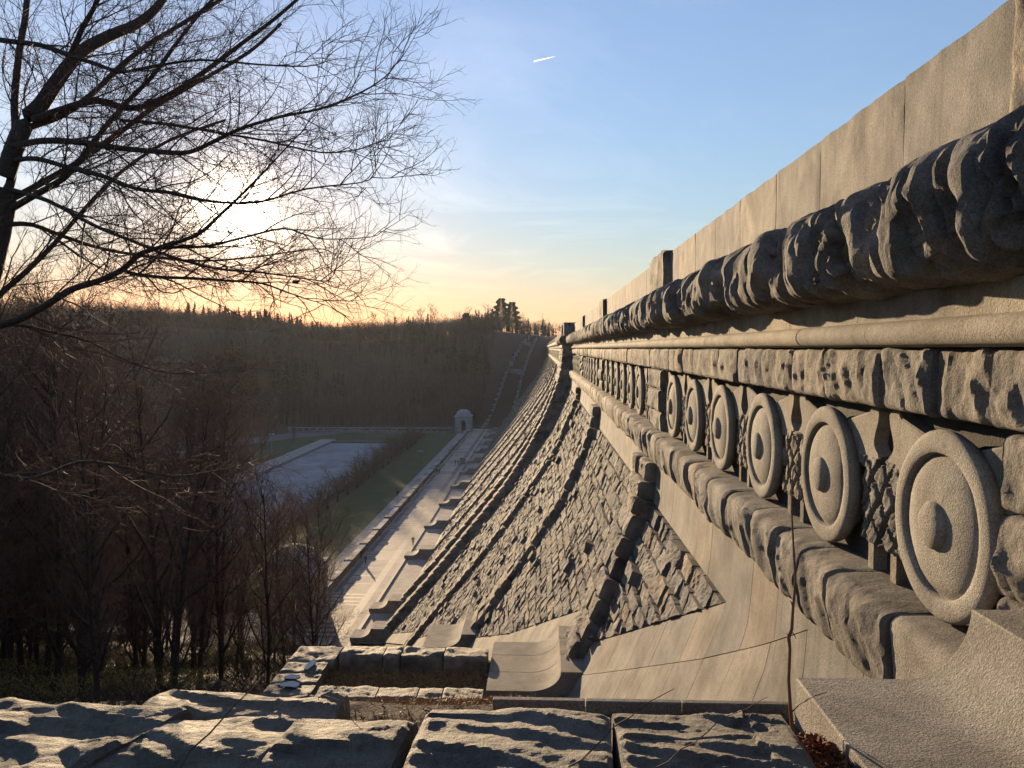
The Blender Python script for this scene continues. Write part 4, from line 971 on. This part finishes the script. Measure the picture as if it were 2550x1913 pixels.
def lamp(x, y, h, label):
    t = thing('lamp_post', label, 'lamp post', (x, y, GZ + .3), 'park lamp posts')
    MB().tube([(0, 0, 0), (0, 0, h)], [.09, .06], 8).build('pole', M_METAL, t)
    MB().box(-.9, .9, -.15, .15, h, h + .16).build('hood', M_PALE, t, bevel=.05)
lamp(-38.6, 243, 4.4, 'lamp post standing on the lawn beside the plaza parapet')
lamp(-93.5, 262, 7.5, 'tall lamp post with pale hood among the trees beyond the pool')
ub = thing('utility_cabinet', 'grey boxy cabinet standing by the dam foot near two walkers', 'cabinet', (-25.0, 243, PZ))
MB().box(-.85, .85, -.6, .6, 0, 1.95).build('body', M_METAL, ub, bevel=.03); MB().box(-.92, .92, -.66, .66, 1.96, 2.08).build('lid', M_METAL, ub, bevel=.02)
for sx in (-.42, .42): MB().box(sx - .4, sx + .4, -.64, -.61, .1, 1.85).build('door', M_METAL, ub)
st_ = thing('stone_steps', 'pale flight of steps rising to the parapet from the lawn path', 'steps', (-34.2, 218, GZ + .3))
for k in range(5): MB().box(-1.6 + k * .45, 1.2, -4, 4, k * .16, k * .16 + .158).build('step', M_KIOSK, st_)

# ------------------------------------------------------------------ people
person(-29.8, 128.1, PZ, 2.6, 'a', 'walker in black near the parapet casting a long shadow on the plaza')
person(-31.4, 131.6, PZ, 2.9, 'b', 'walker in the shade close against the parapet')
person(-23.9, 141.2, PZ, .2, 'c', 'lone walker in dark clothes on the dam side of the plaza')
person(-30.5, 222.0, PZ, .1, 'b', 'left walker of the nearer pair in mid plaza')
person(-29.9, 222.8, PZ, .1, 'e', 'right walker of the nearer pair in mid plaza, in a red jacket')
person(-27.1, 240.0, PZ, .1, 'd', 'left walker of the farther pair beside the grey cabinet')
person(-26.3, 240.6, PZ, .1, 'b', 'right walker of the farther pair beside the grey cabinet')
person(-36.2, 191.0, GZ + .33, 0, 'b', 'lone dark figure on the path below the parapet')

# ------------------------------------------------------------------ trees
class Tree:
    """polylines with radii, grown recursively, turned into tapered tubes in one go"""
    def __init__(s, seed): s.P = {}; s.rg = random.Random(seed)
    def add(s, lvl, pts, rad): s.P.setdefault((lvl, len(pts)), []).append((pts, rad))
    def line(s, lvl, p, d, L, r0, r1, n, wig, up):
        rg = s.rg; pts = [p]; px, py, pz = p; dx, dy, dz = d; st = L / n
        for i in range(n):
            dx += rg.gauss(0, wig); dy += rg.gauss(0, wig); dz += rg.gauss(0, wig) + up
            l = math.sqrt(dx * dx + dy * dy + dz * dz) or 1; dx /= l; dy /= l; dz /= l
            px += dx * st; py += dy * st; pz += dz * st; pts.append((px, py, pz))
        s.add(lvl, pts, [r0 + (r1 - r0) * i / n for i in range(n + 1)]); return pts
    def kids(s, lvl, pts, rbase, spec, t0=.15):
        """spec: list of dicts per level"""
        if lvl > len(spec): return
        q = spec[lvl - 1]; rg = s.rg; n = len(pts) - 1
        tot = sum(math.dist(pts[i], pts[i + 1]) for i in range(n))
        cnt = max(1, int(tot * q['den'] * rg.uniform(.8, 1.2))); side = rg.uniform(0, 6.28)
        for k in range(cnt):
            t = t0 + (1 - t0) * (k + rg.random()) / cnt; f = t * n; i = min(n - 1, int(f)); f -= i
            a, b = pts[i], pts[i + 1]; p = tuple(a[j] + (b[j] - a[j]) * f for j in range(3))
            d = Vector((b[0] - a[0], b[1] - a[1], b[2] - a[2])).normalized()
            side += 2.4 + rg.uniform(-.5, .5); o = d.orthogonal().normalized(); c = d.cross(o)
            ang = math.radians(q['ang']) * rg.uniform(.75, 1.25)
            v = d * math.cos(ang) + (o * math.cos(side) + c * math.sin(side)) * math.sin(ang)
            if q.get('flat'): v.z *= q['flat']
            L = q['len'] * rg.uniform(.55, 1.2) * (1 - q.get('tap', .55) * t)
            r0 = q['r'] * (1 - .4 * t) * (L / q['len']) ** .5
            pp = s.line(lvl, p, tuple(v.normalized()), L, r0, r0 * .35, q['n'], q.get('wig', .12), q.get('up', .06))
            s.kids(lvl + 1, pp, r0, spec, .12)
    def mesh(s, lvls, name, mt, sides):
        V = []; Q = []; off = 0
        for (lvl, n), L in sorted(s.P.items()):
            if lvl not in lvls: continue
            k = sides.get(lvl, 3); P = np.array([a for a, b in L]); R = np.array([b for a, b in L])
            D = np.gradient(P, axis=1); D /= np.linalg.norm(D, axis=2, keepdims=True) + 1e-9
            ref = np.where(np.abs(D[..., 2:3]) > .9, np.array([1., 0, 0]), np.array([0, 0, 1.]))
            A = np.cross(D, ref); A /= np.linalg.norm(A, axis=2, keepdims=True) + 1e-9; B = np.cross(D, A)
            t = np.arange(k) * 2 * PI / k
            W = P[:, :, None, :] + R[:, :, None, None] * (A[:, :, None, :] * np.cos(t)[None, None, :, None] + B[:, :, None, :] * np.sin(t)[None, None, :, None])
            m = len(L); V.append(W.reshape(-1, 3)); base = (np.arange(m) * n * k)[:, None, None] + (np.arange(n - 1) * k)[None, :, None]
            j = np.arange(k)[None, None, :]; j2 = (j + 1) % k
            Q.append(np.stack([base + j, base + j2, base + j2 + k, base + j + k], -1).reshape(-1, 4) + off); off += m * n * k
        if not V: return None
        return mesh_np(name, np.concatenate(V), np.concatenate(Q), (mt,), True)

def woodland(seed, h, spread, den=1.0, lean=0.0, th=1.0, lv=4):
    t = Tree(seed); rg = t.rg
    tr = t.line(0, (0, 0, -.8), (lean, 0, 1), h * .92, h * .0072 + .025, .03, 9, .035, .04)
    spec = [dict(den=1.7 * den * 14 / h, len=spread, ang=40, r=h * .0045 + .012, n=6, wig=.10, up=.11, tap=.4),
            dict(den=2.4 * den, len=spread * .46, ang=40, r=.026 * th, n=4, wig=.12, up=.07, tap=.4),
            dict(den=4.2 * den, len=spread * .22, ang=42, r=.015 * th, n=3, wig=.14, up=.05, tap=.3),
            dict(den=5.5 * den, len=spread * .11, ang=40, r=.0095 * th, n=2, wig=.15, up=.05, tap=.2)][:lv]
    t.kids(1, tr, .2, spec, .10)
    return t.mesh({0}, 'trunk', M_BARK, {0: 8}), t.mesh({1}, 'limbs', M_BARK, {1: 5}), t.mesh({2, 3, 4}, 'crown', M_TWIG, {2: 3, 3: 3, 4: 3})
protos = [woodland(11, 19, 5.0), woodland(12, 21, 5.2, lean=.06), woodland(13, 17, 4.8, lean=-.05), woodland(14, 22, 4.6), woodland(15, 13, 4.6, 1.0, .1)]
def plant(k, x, y, z, s, rz, label, group, sz=None):
    t = thing('bare_tree', label, 'tree', (x, y, z), group); t.scale = (s, s, sz or s); t.rotation_euler = (rt.gauss(0, .05), rt.gauss(0, .05), rz)
    for nm, me in zip(('trunk', 'limbs', 'crown'), protos[k]):
        o = bpy.data.objects.new(nm, me); C.objects.link(o); o.parent = t
    return t
rt = random.Random(21)
spots = [(-15.4, 31, 1.0, 0), (-11.5, 38, .72, 4), (-13.5, 44, .8, 4), (-16.5, 48, .8, 1), (-19, 44, .85, 3), (-21.5, 50, .95, 0), (-23, 42, .9, 1), (-18.5, 56, .75, 2), (-24, 60, .8, 3), (-27, 52, 1.0, 1), (-30, 46, 1.0, 0), (-32, 58, 1.0, 2), (-26, 34, .95, 2),
         (-21.8, 33, 1.05, 3), (-30, 37, 1.1, 1), (-35, 44, 1.15, 3), (-38, 52, 1.1, 0), (-37, 62, 1.0, 1), (-42, 48, 1.2, 2), (-45, 58, 1.15, 3), (-31, 68, .9, 4), (-25, 70, .8, 1), (-41, 70, 1.05, 0), (-48, 68, 1.1, 1), (-34, 76, .85, 2), (-29, 78, .7, 4),
         (-50, 80, 1.1, 3), (-56, 72, 1.2, 0), (-58, 88, 1.1, 2), (-64, 80, 1.2, 1), (-70, 95, 1.2, 3), (-36, 33, 1.15, 0), (-24, 26, .9, 4), (-43, 38, 1.2, 1), (-50, 44, 1.2, 3), (-20, 24, .8, 4), (-62, 62, 1.25, 2), (-76, 84, 1.2, 0), (-84, 98, 1.15, 1), (-46, 90, .8, 4)]
rt2 = random.Random(8)
while len(spots) < 135:
    y = rt2.uniform(24, 96); x = -rt2.uniform(.36, .92) * y - rt2.uniform(0, 9)
    if any(math.hypot(x - q[0], y - q[1]) < 2.6 for q in spots): continue
    spots.append((x, y, rt2.uniform(.9, 1.25) * (1.0 if x / y < -.45 else .8), rt2.randrange(5)))
for i, (x, y, s, k) in enumerate(spots):
    q = x / y; hh = (19, 21, 17, 22, 13)[k]; gz = float(ground_z(x, y)); f = 1.18 if q < -.55 else 1.0
    lim = float(np.interp(q, [-.62, -.50, -.45, -.41, -.36, -.30], [.10, .06, .03, -.05, -.13, -.19])) * y
    f = min(f * s, (lim - gz) / hh) / s * (.9 if i % 3 == 0 else 1)
    if f * s < .25: continue
    plant(k, x, y, gz, f * s * rt.uniform(.95, 1.02), rt.uniform(0, 6.28), 'slender leafless tree in the shady wood on the slope below the coping', 'leafless trees on the near slope')
for i in range(44):
    x = rt.uniform(-150, -92); y = rt.uniform(108, 330)
    if i % 3 == 0: x, y = rt.uniform(-130, -56), rt.uniform(107, 150)
    plant(rt.randrange(5), x, y, -37.4, rt.uniform(.55, .9), rt.uniform(0, 6.28), 'leafless park tree on the lawns left of the drained pool', 'leafless trees left of the pool')
# undergrowth on the slope
bru = Blades(); rb_ = random.Random(6)
for i in range(30000):
    y = 7.5 + 88 * rb_.random() ** 1.15; x = -rb_.uniform(.30, 1.0) * y - rb_.uniform(0, 3)
    if x > -8.9 and y > 21: continue
    d = float(vnoise(np.array(x / 2.5), np.array(y / 2.5), 3)); h = (.25 + 1.5 * d * d) * (.5 + y / 90)
    bru.blade((x, y, float(ground_z(x, y)) - .05), (rb_.gauss(0, .55), rb_.gauss(0, .55), 1), h, .006 + y * .00035, .7, rb_)
bru.build('undergrowth', M_BRUSH, label='tangled brown undergrowth covering the shaded slope')
ol = Blades()
for i in range(34000):
    y = rb_.uniform(26, 108); x = -y * rb_.uniform(.44, .78)
    if i % 4 == 0: y = rb_.uniform(70, 92); x = -y * rb_.uniform(.33, .46)
    d = float(vnoise(np.array(x / 5.), np.array(y / 5.), 13))
    if d < .52: continue
    k = .35 + y / 110
    ol.blade((x, y, float(ground_z(x, y)) + rb_.uniform(0, 2.0) * d * k), (rb_.gauss(0, .8), rb_.gauss(0, .8), 1), .32 * k, .022 * k, .8, rb_)
ol.build('shrub_leaves', M_OLIVE, label='patches of olive green shrubs among the bare trees')

def cherry(seed):
    t = Tree(seed); tr = t.line(0, (0, 0, -.3), (.05, 0, 1), 1.9, .22, .17, 4, .06, 0)
    spec = [dict(den=5.0, len=4.6, ang=52, r=.10, n=6, wig=.10, up=.02, tap=.1), dict(den=3.0, len=2.2, ang=38, r=.045, n=4, wig=.12, up=.03), dict(den=4.4, len=1.0, ang=40, r=.028, n=3, wig=.12, up=.03), dict(den=5.5, len=.55, ang=40, r=.020, n=1, wig=.12, up=.02)]
    t.kids(1, tr, .2, spec, .55)
    return t.mesh({0}, 'trunk', M_BARK, {0: 8}), t.mesh({1}, 'limbs', M_BARK, {1: 5}), t.mesh({2, 3, 4}, 'crown', M_CHERRY, {2: 3, 3: 3, 4: 3})
ch = [cherry(31), cherry(32)]
ORD = 'first second third fourth fifth sixth seventh eighth ninth tenth eleventh twelfth thirteenth fourteenth fifteenth sixteenth seventeenth eighteenth nineteenth twentieth twenty-first twenty-second'.split()
for i in range(22):
    y = 116 + i * 8.7; x = -50.0 + rt.uniform(-.6, .6)
    t = thing('cherry_tree', f'low spreading leafless tree, {ORD[i]} from the near end of the row beside the pool', 'tree', (x, y, GZ + .3), 'row of low spreading trees by the pool'); s = rt.uniform(1.15, 1.4); t.scale = (s, s, s); t.rotation_euler = (0, 0, rt.uniform(0, 6))
    for nm, me in zip(('trunk', 'limbs', 'crown'), ch[i % 2]): o = bpy.data.objects.new(nm, me); C.objects.link(o); o.parent = t

# far woods: one mass on the hillsides, and the trees that stand up on the skyline
def far_proto(seed, conifer=False):
    rg = random.Random(seed); V = []; F = []
    def tri(p, d, L, w):
        b = len(V); d = Vector(d).normalized(); s = d.cross(Vector((rg.gauss(0, 1), rg.gauss(0, 1), rg.gauss(0, 1)))).normalized() * w
        p = Vector(p); V.extend([tuple(p - s), tuple(p + s), tuple(p + d * L)]); F.append((b, b + 1, b + 2))
    if conifer:
        for k in range(110):
            z = rg.uniform(.12, 1.0); a = rg.uniform(0, 6.28); r = .26 * (1.05 - z) ** .8
            tri((0, 0, z), (math.cos(a) * 1, math.sin(a), -.25 + rg.uniform(-.2, .3)), r * rg.uniform(.7, 1.2), .03 + .03 * (1 - z))
        tri((0, 0, 0), (0, 0, 1), 1.0, .02); tri((0, 0, 0), (0, 0, 1), 1.0, .02)
    else:
        for k in range(3): tri((0, 0, -.03), (rg.uniform(-.05, .05), rg.uniform(-.05, .05), 1), .9, .014)
        for k in range(16):
            z = rg.uniform(.25, .7); a = rg.uniform(0, 6.28); d = Vector((math.cos(a), math.sin(a), rg.uniform(.5, 1.6))).normalized(); L = rg.uniform(.25, .42)
            tri((0, 0, z), d, L, .0055)
            for j in range(6):
                p = Vector((0, 0, z)) + d * L * rg.uniform(.35, .95); e = (d + Vector((rg.gauss(0, .6), rg.gauss(0, .6), rg.gauss(.1, .4)))).normalized()
                tri(p, e, rg.uniform(.07, .17), .004)
                tri(p + e * .04, (e + Vector((rg.gauss(0, .7), rg.gauss(0, .7), rg.gauss(0, .5)))), rg.uniform(.05, .12), .003)
    return np.array(V), np.array(F)
fp = [far_proto(s) for s in (1, 2, 3)]; fc = far_proto(9, True)
def thin(p, n):
    v, f = p; return v[:3 * n], f[:n]
fl_ = [thin(p, 100) for p in fp]
def scatter(name, pts, kinds, mt, label):
    V = []; F = []; off = 0; r = random.Random(7)
    for (x, y, z, h), k in zip(pts, kinds):
        pv, pf = k; a = r.uniform(0, 6.28); c, s_ = math.cos(a), math.sin(a); w = r.uniform(.8, 1.25)
        W = np.stack([(pv[:, 0] * c - pv[:, 1] * s_) * h * w + x, (pv[:, 0] * s_ + pv[:, 1] * c) * h * w + y, pv[:, 2] * h + z], -1)
        V.append(W); F.append(pf + off); off += len(W)
    o = obn(name, np.concatenate(V), np.concatenate(F), mt, centre=False, kind='stuff'); o['label'] = label
pts = []; con = []
rf = random.Random(77)
while len(pts) < 5200:
    a = rf.uniform(-.80, .12); r = 352 + 300 * rf.random()
    x, y = r * math.sin(a), r * math.cos(a)
    if x > -12 and y < 600: continue
    if x > float(Wx(-36)) - 16 and y < 560: 
        if x > -30: continue
    z = float(ground_z(x, y)); 
    if z < -36.9: continue
    if x > 10 and y < 640: continue
    cl = float(vnoise(np.array(x / 40.), np.array(y / 40.), 5))
    if cl > .66 and rf.random() < .4: con.append((x, y, z, rf.uniform(8, 13) * (1.25 if cl > .8 else 1)))
    else: pts.append((x, y, z, rf.uniform(8, 12.5) + 4 * float(vnoise(np.array(x / 22.), np.array(y / 30.), 9))))
zf = 0
for k in range(700):
    a = rf.uniform(-.85, .2); r = rf.uniform(1050, 1350); x, y = r * math.sin(a), r * math.cos(a); pts.append((x, y, float(ground_z(x, y)), rf.uniform(14, 20)))
scatter('forest', pts, [(fp if math.hypot(q[0], q[1]) > 470 and q[1] < 700 and i % 2 else fl_)[i % 3] for i, q in enumerate(pts)], M_WOOD, 'mass of leafless woodland covering the far hillside')
scatter('conifers', con, [fc] * len(con), M_PINE, 'dark evergreen clumps within the far woodland')

# ------------------------------------------------------------------ the big tree whose bare boughs fill the upper left
LIMBS = [
    ([(-9.69, 11.2, -4.5), (-9.23, 11.4, -1.43), (-8.82, 11.7, 0.68), (-8.64, 12.0, 1.97), (-8.49, 12.0, 2.53)], 0.351, 0.163),
    ([(-8.5, 12.0, 2.47), (-8.46, 12.1, 2.74), (-8.52, 12.3, 3.5), (-8.66, 12.5, 4.07), (-8.75, 12.8, 5.03), (-8.77, 13.0, 5.65), (-8.83, 13.2, 6.41)], 0.094, 0.062),
    ([(-8.51, 12.0, 2.72), (-8.24, 12.1, 3.57), (-8.1, 12.3, 3.91), (-7.94, 12.6, 4.49), (-7.83, 13.0, 5.03), (-7.62, 13.5, 5.49), (-7.38, 14.0, 5.9), (-7.15, 14.3, 6.32), (-6.98, 14.6, 6.89)], 0.151, 0.069),
    ([(-8.1, 12.1, 3.63), (-7.64, 12.2, 3.83), (-7.17, 12.3, 3.99), (-6.76, 12.4, 3.9), (-6.37, 12.4, 3.94), (-5.94, 12.5, 4.2), (-5.49, 12.7, 4.62), (-5.03, 12.9, 5.08), (-4.51, 13.0, 5.51), (-4.09, 13.2, 5.99)], 0.089, 0.035),
    ([(-8.47, 12.0, 3.16), (-7.79, 11.8, 3.22), (-7.03, 11.6, 3.14), (-6.36, 11.4, 3.0), (-5.58, 11.2, 2.88), (-5.07, 11.0, 2.82), (-4.62, 10.9, 2.96), (-4.23, 10.8, 3.09), (-3.62, 10.7, 3.22), (-3.0, 10.5, 3.26), (-2.42, 10.4, 3.44), (-2.07, 10.3, 3.61), (-1.78, 10.2, 3.93)], 0.075, 0.013),
    ([(-8.5, 12.0, 2.34), (-8.27, 12.1, 2.49), (-7.93, 12.3, 2.78), (-7.64, 12.6, 3.11), (-7.12, 12.9, 3.65), (-6.71, 13.2, 4.14), (-6.03, 13.6, 4.74), (-5.31, 14.0, 5.37), (-4.78, 14.2, 5.95)], 0.075, 0.037),
    ([(-8.41, 12.0, 2.22), (-8.07, 11.9, 2.35), (-7.48, 11.8, 2.61), (-7.22, 11.8, 2.85), (-6.95, 11.9, 3.28), (-6.55, 12.0, 3.82), (-6.14, 12.1, 4.29), (-5.85, 12.2, 4.76), (-5.43, 12.3, 5.36), (-5.08, 12.4, 5.77)], 0.075, 0.032),
    ([(-8.63, 11.6, 0.3), (-7.96, 11.4, 0.43), (-7.41, 11.2, 0.62), (-6.85, 11.0, 0.86), (-6.34, 10.8, 0.96), (-5.87, 10.6, 1.1), (-5.57, 10.5, 1.3), (-5.27, 10.4, 1.37), (-4.67, 10.3, 1.53), (-4.33, 10.2, 1.75), (-4.02, 10.2, 2.03), (-3.69, 10.1, 2.29), (-3.23, 10.0, 2.7), (-2.76, 9.9, 3.07)], 0.085, 0.016),
    ([(-5.87, 10.6, 1.1), (-5.63, 10.5, 1.03), (-5.17, 10.3, 0.97), (-4.59, 10.1, 0.93), (-4.07, 9.9, 0.88), (-3.61, 9.8, 0.84), (-3.18, 9.6, 0.7), (-2.84, 9.5, 0.59), (-2.46, 9.4, 0.59)], 0.039, 0.010),
    ([(-5.27, 10.4, 1.37), (-4.98, 10.5, 1.4), (-4.67, 10.7, 1.44), (-4.23, 10.9, 1.59), (-3.75, 11.1, 1.74), (-3.49, 11.3, 1.68), (-3.23, 11.5, 1.64), (-2.63, 11.8, 1.71), (-2.16, 12.0, 1.97)], 0.033, 0.013),
    ([(-8.64, 11.8, 0.68), (-8.57, 11.9, 0.86), (-8.28, 12.1, 1.23), (-7.99, 12.4, 1.72), (-7.68, 12.7, 2.3), (-7.19, 13.0, 3.0), (-6.53, 13.4, 3.64), (-5.69, 13.8, 4.1)], 0.068, 0.029),
    ([(-9.2, 12.4, 5.14), (-8.73, 12.3, 4.97), (-7.94, 12.1, 4.8), (-7.3, 11.9, 4.54), (-6.86, 11.8, 4.38), (-6.43, 11.7, 4.22), (-5.88, 11.6, 4.26), (-5.05, 11.4, 4.27), (-4.13, 11.2, 4.12), (-3.36, 11.0, 4.01), (-2.51, 10.8, 4.09)], 0.065, 0.017),
    ([(-8.24, 12.1, 3.5), (-7.83, 12.4, 3.78), (-7.53, 12.8, 4.26), (-7.25, 13.2, 4.86), (-6.96, 13.6, 5.38), (-6.79, 14.0, 5.75), (-6.36, 14.4, 6.27), (-5.91, 14.8, 6.81)], 0.070, 0.046),
    ([(-8.6, 11.3, -1.72), (-8.08, 11.1, -1.88), (-7.39, 10.9, -1.89), (-6.6, 10.7, -1.62), (-5.85, 10.5, -1.67), (-5.12, 10.3, -1.75), (-4.58, 10.1, -1.68), (-4.06, 9.9, -1.57), (-3.6, 9.7, -1.43)], 0.071, 0.015),
    ([(-8.63, 11.6, 0.36), (-8.2, 11.9, 0.36), (-8.0, 12.2, 0.28), (-7.58, 12.6, 0.12), (-7.12, 13.0, -0.22), (-6.55, 13.4, -0.44), (-5.77, 13.8, -0.42), (-5.02, 14.2, -0.24)], 0.055, 0.022),
    ([(-8.38, 12.0, 2.97), (-7.72, 11.6, 2.9), (-6.92, 11.2, 2.65), (-6.21, 10.8, 2.44), (-5.58, 10.5, 2.2), (-4.93, 10.2, 2.08), (-4.31, 9.9, 1.91), (-3.57, 9.6, 1.83), (-2.86, 9.3, 1.93), (-2.13, 9.1, 1.96), (-1.63, 9.0, 2.19)], 0.056, 0.012),
    ([(-8.48, 12.0, 1.97), (-8.36, 12.4, 2.03), (-8.07, 12.8, 1.89), (-7.62, 13.2, 1.73), (-6.97, 13.6, 1.64), (-6.27, 14.0, 1.61), (-5.37, 14.4, 1.73), (-4.35, 14.6, 1.9), (-3.47, 14.8, 1.77)], 0.056, 0.023),
    ([(-8.46, 12.0, 2.53), (-7.62, 11.7, 2.28), (-6.75, 11.4, 1.86), (-5.98, 11.1, 1.57), (-5.29, 10.9, 1.31), (-4.56, 10.7, 1.12), (-3.81, 10.5, 1.04), (-2.97, 10.3, 0.91), (-2.61, 10.2, 0.95)], 0.050, 0.011),
    ([(-7.94, 12.6, 4.42), (-7.46, 12.4, 5.12), (-7.11, 12.2, 5.41), (-6.75, 12.0, 5.8)], 0.066, 0.038),
    ([(-6.78, 12.3, 3.67), (-5.89, 12.1, 3.54), (-5.04, 11.9, 3.35), (-4.25, 11.8, 3.19), (-3.32, 11.6, 2.95), (-2.66, 11.4, 2.95), (-2.14, 11.2, 3.07)], 0.039, 0.012),
    ]
bt = Tree(99)
def refine(pts, n=3):
    P = np.array(pts); t = np.arange(len(P)); T = np.linspace(0, len(P) - 1, (len(P) - 1) * n + 1); out = []
    for k in T:
        i = int(min(len(P) - 2, math.floor(k))); f = k - i; p0, p1, p2, p3 = P[max(i - 1, 0)], P[i], P[i + 1], P[min(i + 2, len(P) - 1)]
        out.append(tuple(.5 * ((2 * p1) + (-p0 + p2) * f + (2 * p0 - 5 * p1 + 4 * p2 - p3) * f * f + (-p0 + 3 * p1 - 3 * p2 + p3) * f ** 3)))
    return out
big_spec = [None,
            dict(den=4.2, len=1.9, ang=34, r=.017, n=7, wig=.095, up=.010, tap=.66),
            dict(den=5.0, len=.85, ang=40, r=.0080, n=5, wig=.13, up=.018, tap=.3),
            dict(den=8.6, len=.38, ang=42, r=.0048, n=3, wig=.17, up=.03, tap=.2),
            dict(den=7.5, len=.13, ang=42, r=.0030, n=2, wig=.12, up=.05, tap=.1)]
for i, (p, r0, r1) in enumerate(LIMBS):
    if i > 1 and r1 < .025 and len(p) > 6: r1 *= .4; p = p[:-1] + [tuple(p[-2][k] + .35 * (p[-1][k] - p[-2][k]) for k in range(3))]
    q = refine(p); n = len(q) - 1; k_ = .95 if i in (0, 2) else (.45 if i in (13, 14) else .74); r0 *= k_; r1 *= k_; bt.add(0 if i == 0 else 1, q, [r0 + (r1 - r0) * k / n for k in range(n + 1)])
    if i: bt.kids(2, q, r0, big_spec, .10)
big = thing('bare_tree', 'big leafless tree reaching in from the left, its boughs crossing the low sun', 'tree', tuple(LIMBS[0][0][0]))
for nm, lv, mt in (('trunk', {0}, M_BARK), ('limbs', {1}, M_BARK), ('branches', {2, 3}, M_TWIG), ('twigs', {4, 5}, M_TWIG)):
    me = bt.mesh(lv, nm, mt, {0: 14, 1: 8, 2: 5})
    if me: o = ob(nm, me, big); o.location = tuple(-Vector(big.location))

# trees that stand up singly on the skyline
sky_p = [woodland(41, 18, 5.5, .55, th=5.5, lv=3), woodland(42, 16, 5.8, .55, .05, th=5.5, lv=3), woodland(43, 20, 5.0, .5, th=5.5, lv=3)]
rs = random.Random(15)
def far_tree(az, r, h, k):
    x, y = r * math.sin(math.radians(az)), r * math.cos(math.radians(az)); z = float(ground_z(x, y))
    t = thing('skyline_tree', 'leafless tree standing up above the wooded skyline', 'tree', (x, y, z - .5), 'trees along the skyline'); q = h / (18, 16, 20)[k]; t.scale = (q, q, q); t.rotation_euler = (0, 0, rs.uniform(0, 6.28))
    for nm, me in zip(('trunk', 'limbs', 'crown'), sky_p[k]): o = bpy.data.objects.new(nm, me); C.objects.link(o); o.parent = t
for az in np.linspace(-12.6, .4, 34): far_tree(az + rs.uniform(-.25, .25), rs.uniform(500, 585), rs.uniform(11, 22), rs.randrange(3))
for az in np.linspace(-24.5, -13.2, 16): far_tree(az + rs.uniform(-.3, .3), rs.uniform(1120, 1230), rs.uniform(17, 27), rs.randrange(3))
def pine(seed, h):
    rg = random.Random(seed); b = Blades()
    for k in range(5200):
        z = rg.uniform(.25, 1.0) ** .8; a = rg.gauss(0, 6.28); lay = (.5 + .5 * math.sin(z * 40 + a * 1.0)); R = .40 * (1.06 - z) ** .55 * (.55 + .45 * lay) * rg.random() ** .4
        b.blade((R * h * math.cos(a), R * h * math.sin(a), z * h), (math.cos(a), math.sin(a), rg.uniform(-.1, .5)), .9, .16, .3, rg)
    return MB().tube([(0, 0, -1), (0, 0, h * .5), (0, 0, h * .97)], [.4, .28, .06], 7), b
for i, (az, r, h, lb) in enumerate(((-3.0, 545, 24, 'tallest dark pine on the skyline, left of the gatehouse'), (-2.2, 540, 22, 'dark pine crowding against the tallest pine on the skyline'), (-5.6, 500, 15, 'lower dark pine left of the tall pair on the skyline'))):
    x, y = r * math.sin(math.radians(az)), r * math.cos(math.radians(az)); t = thing('pine_tree', lb, 'pine tree', (x, y, float(ground_z(x, y)) - .5)); tk, cr = pine(i, h)
    tk.build('trunk', M_BARK, t); ob('crown', mesh_np('crown', cr.V, cr.F, (M_PINE,)), t)
# seed clump in the outer twigs, the vapour trail
nb = MB(); o_ = None; ns = .55
V = []; F = []; rn = random.Random(2)
for k in range(9):
    p = Vector((rn.gauss(0, .012), rn.gauss(0, .012), rn.gauss(0, .01))); nb.tube([p + Vector((-.018, 0, .0)), p, p + Vector((.018, .006, .012))], [.008, .018, .006], 6)
o_ = nb.build('nest', M_BARK, None, loc=(-3.08, 9.6, .84)); tag(o_, 'small dark clump hanging among the outermost low twigs', 'nest')
m_tr = bpy.data.materials.new('vapour'); m_tr.use_nodes = True; nt_ = m_tr.node_tree; nt_.nodes.clear()
oo = nt_.nodes.new('ShaderNodeOutputMaterial'); tr_ = nt_.nodes.new('ShaderNodeBsdfTranslucent'); tr_.inputs[0].default_value = (1, 1, 1, 1); nt_.links.new(tr_.outputs[0], oo.inputs[0])
c0 = Vector((-62, 6000, 2200)); c1 = Vector((105, 6000, 2236))
ct = MB().tube([c0, c0.lerp(c1, .3), c0.lerp(c1, .7), c1], [6, 4.5, 3.0, .4], 8).build('vapour_trail', m_tr); tag(ct, 'short white vapour trail high in the blue sky', 'vapour trail')

# the air: thin haze lit by the low sun
hz_m = bpy.data.materials.new('thin_haze'); hz_m.use_nodes = True; hn = hz_m.node_tree; hn.nodes.clear()
ho = hn.nodes.new('ShaderNodeOutputMaterial'); hv = hn.nodes.new('ShaderNodeVolumePrincipled'); hn.links.new(hv.outputs[0], ho.inputs['Volume'])
hv.inputs['Color'].default_value = (0.72, 0.80, 0.95, 1); hv.inputs['Density'].default_value = 0.00004; hv.inputs['Anisotropy'].default_value = 0.45
hb = MB().box(-3400, 3400, -900, 5400, -60, 75).build('haze', hz_m); tag(hb, kind='stuff')
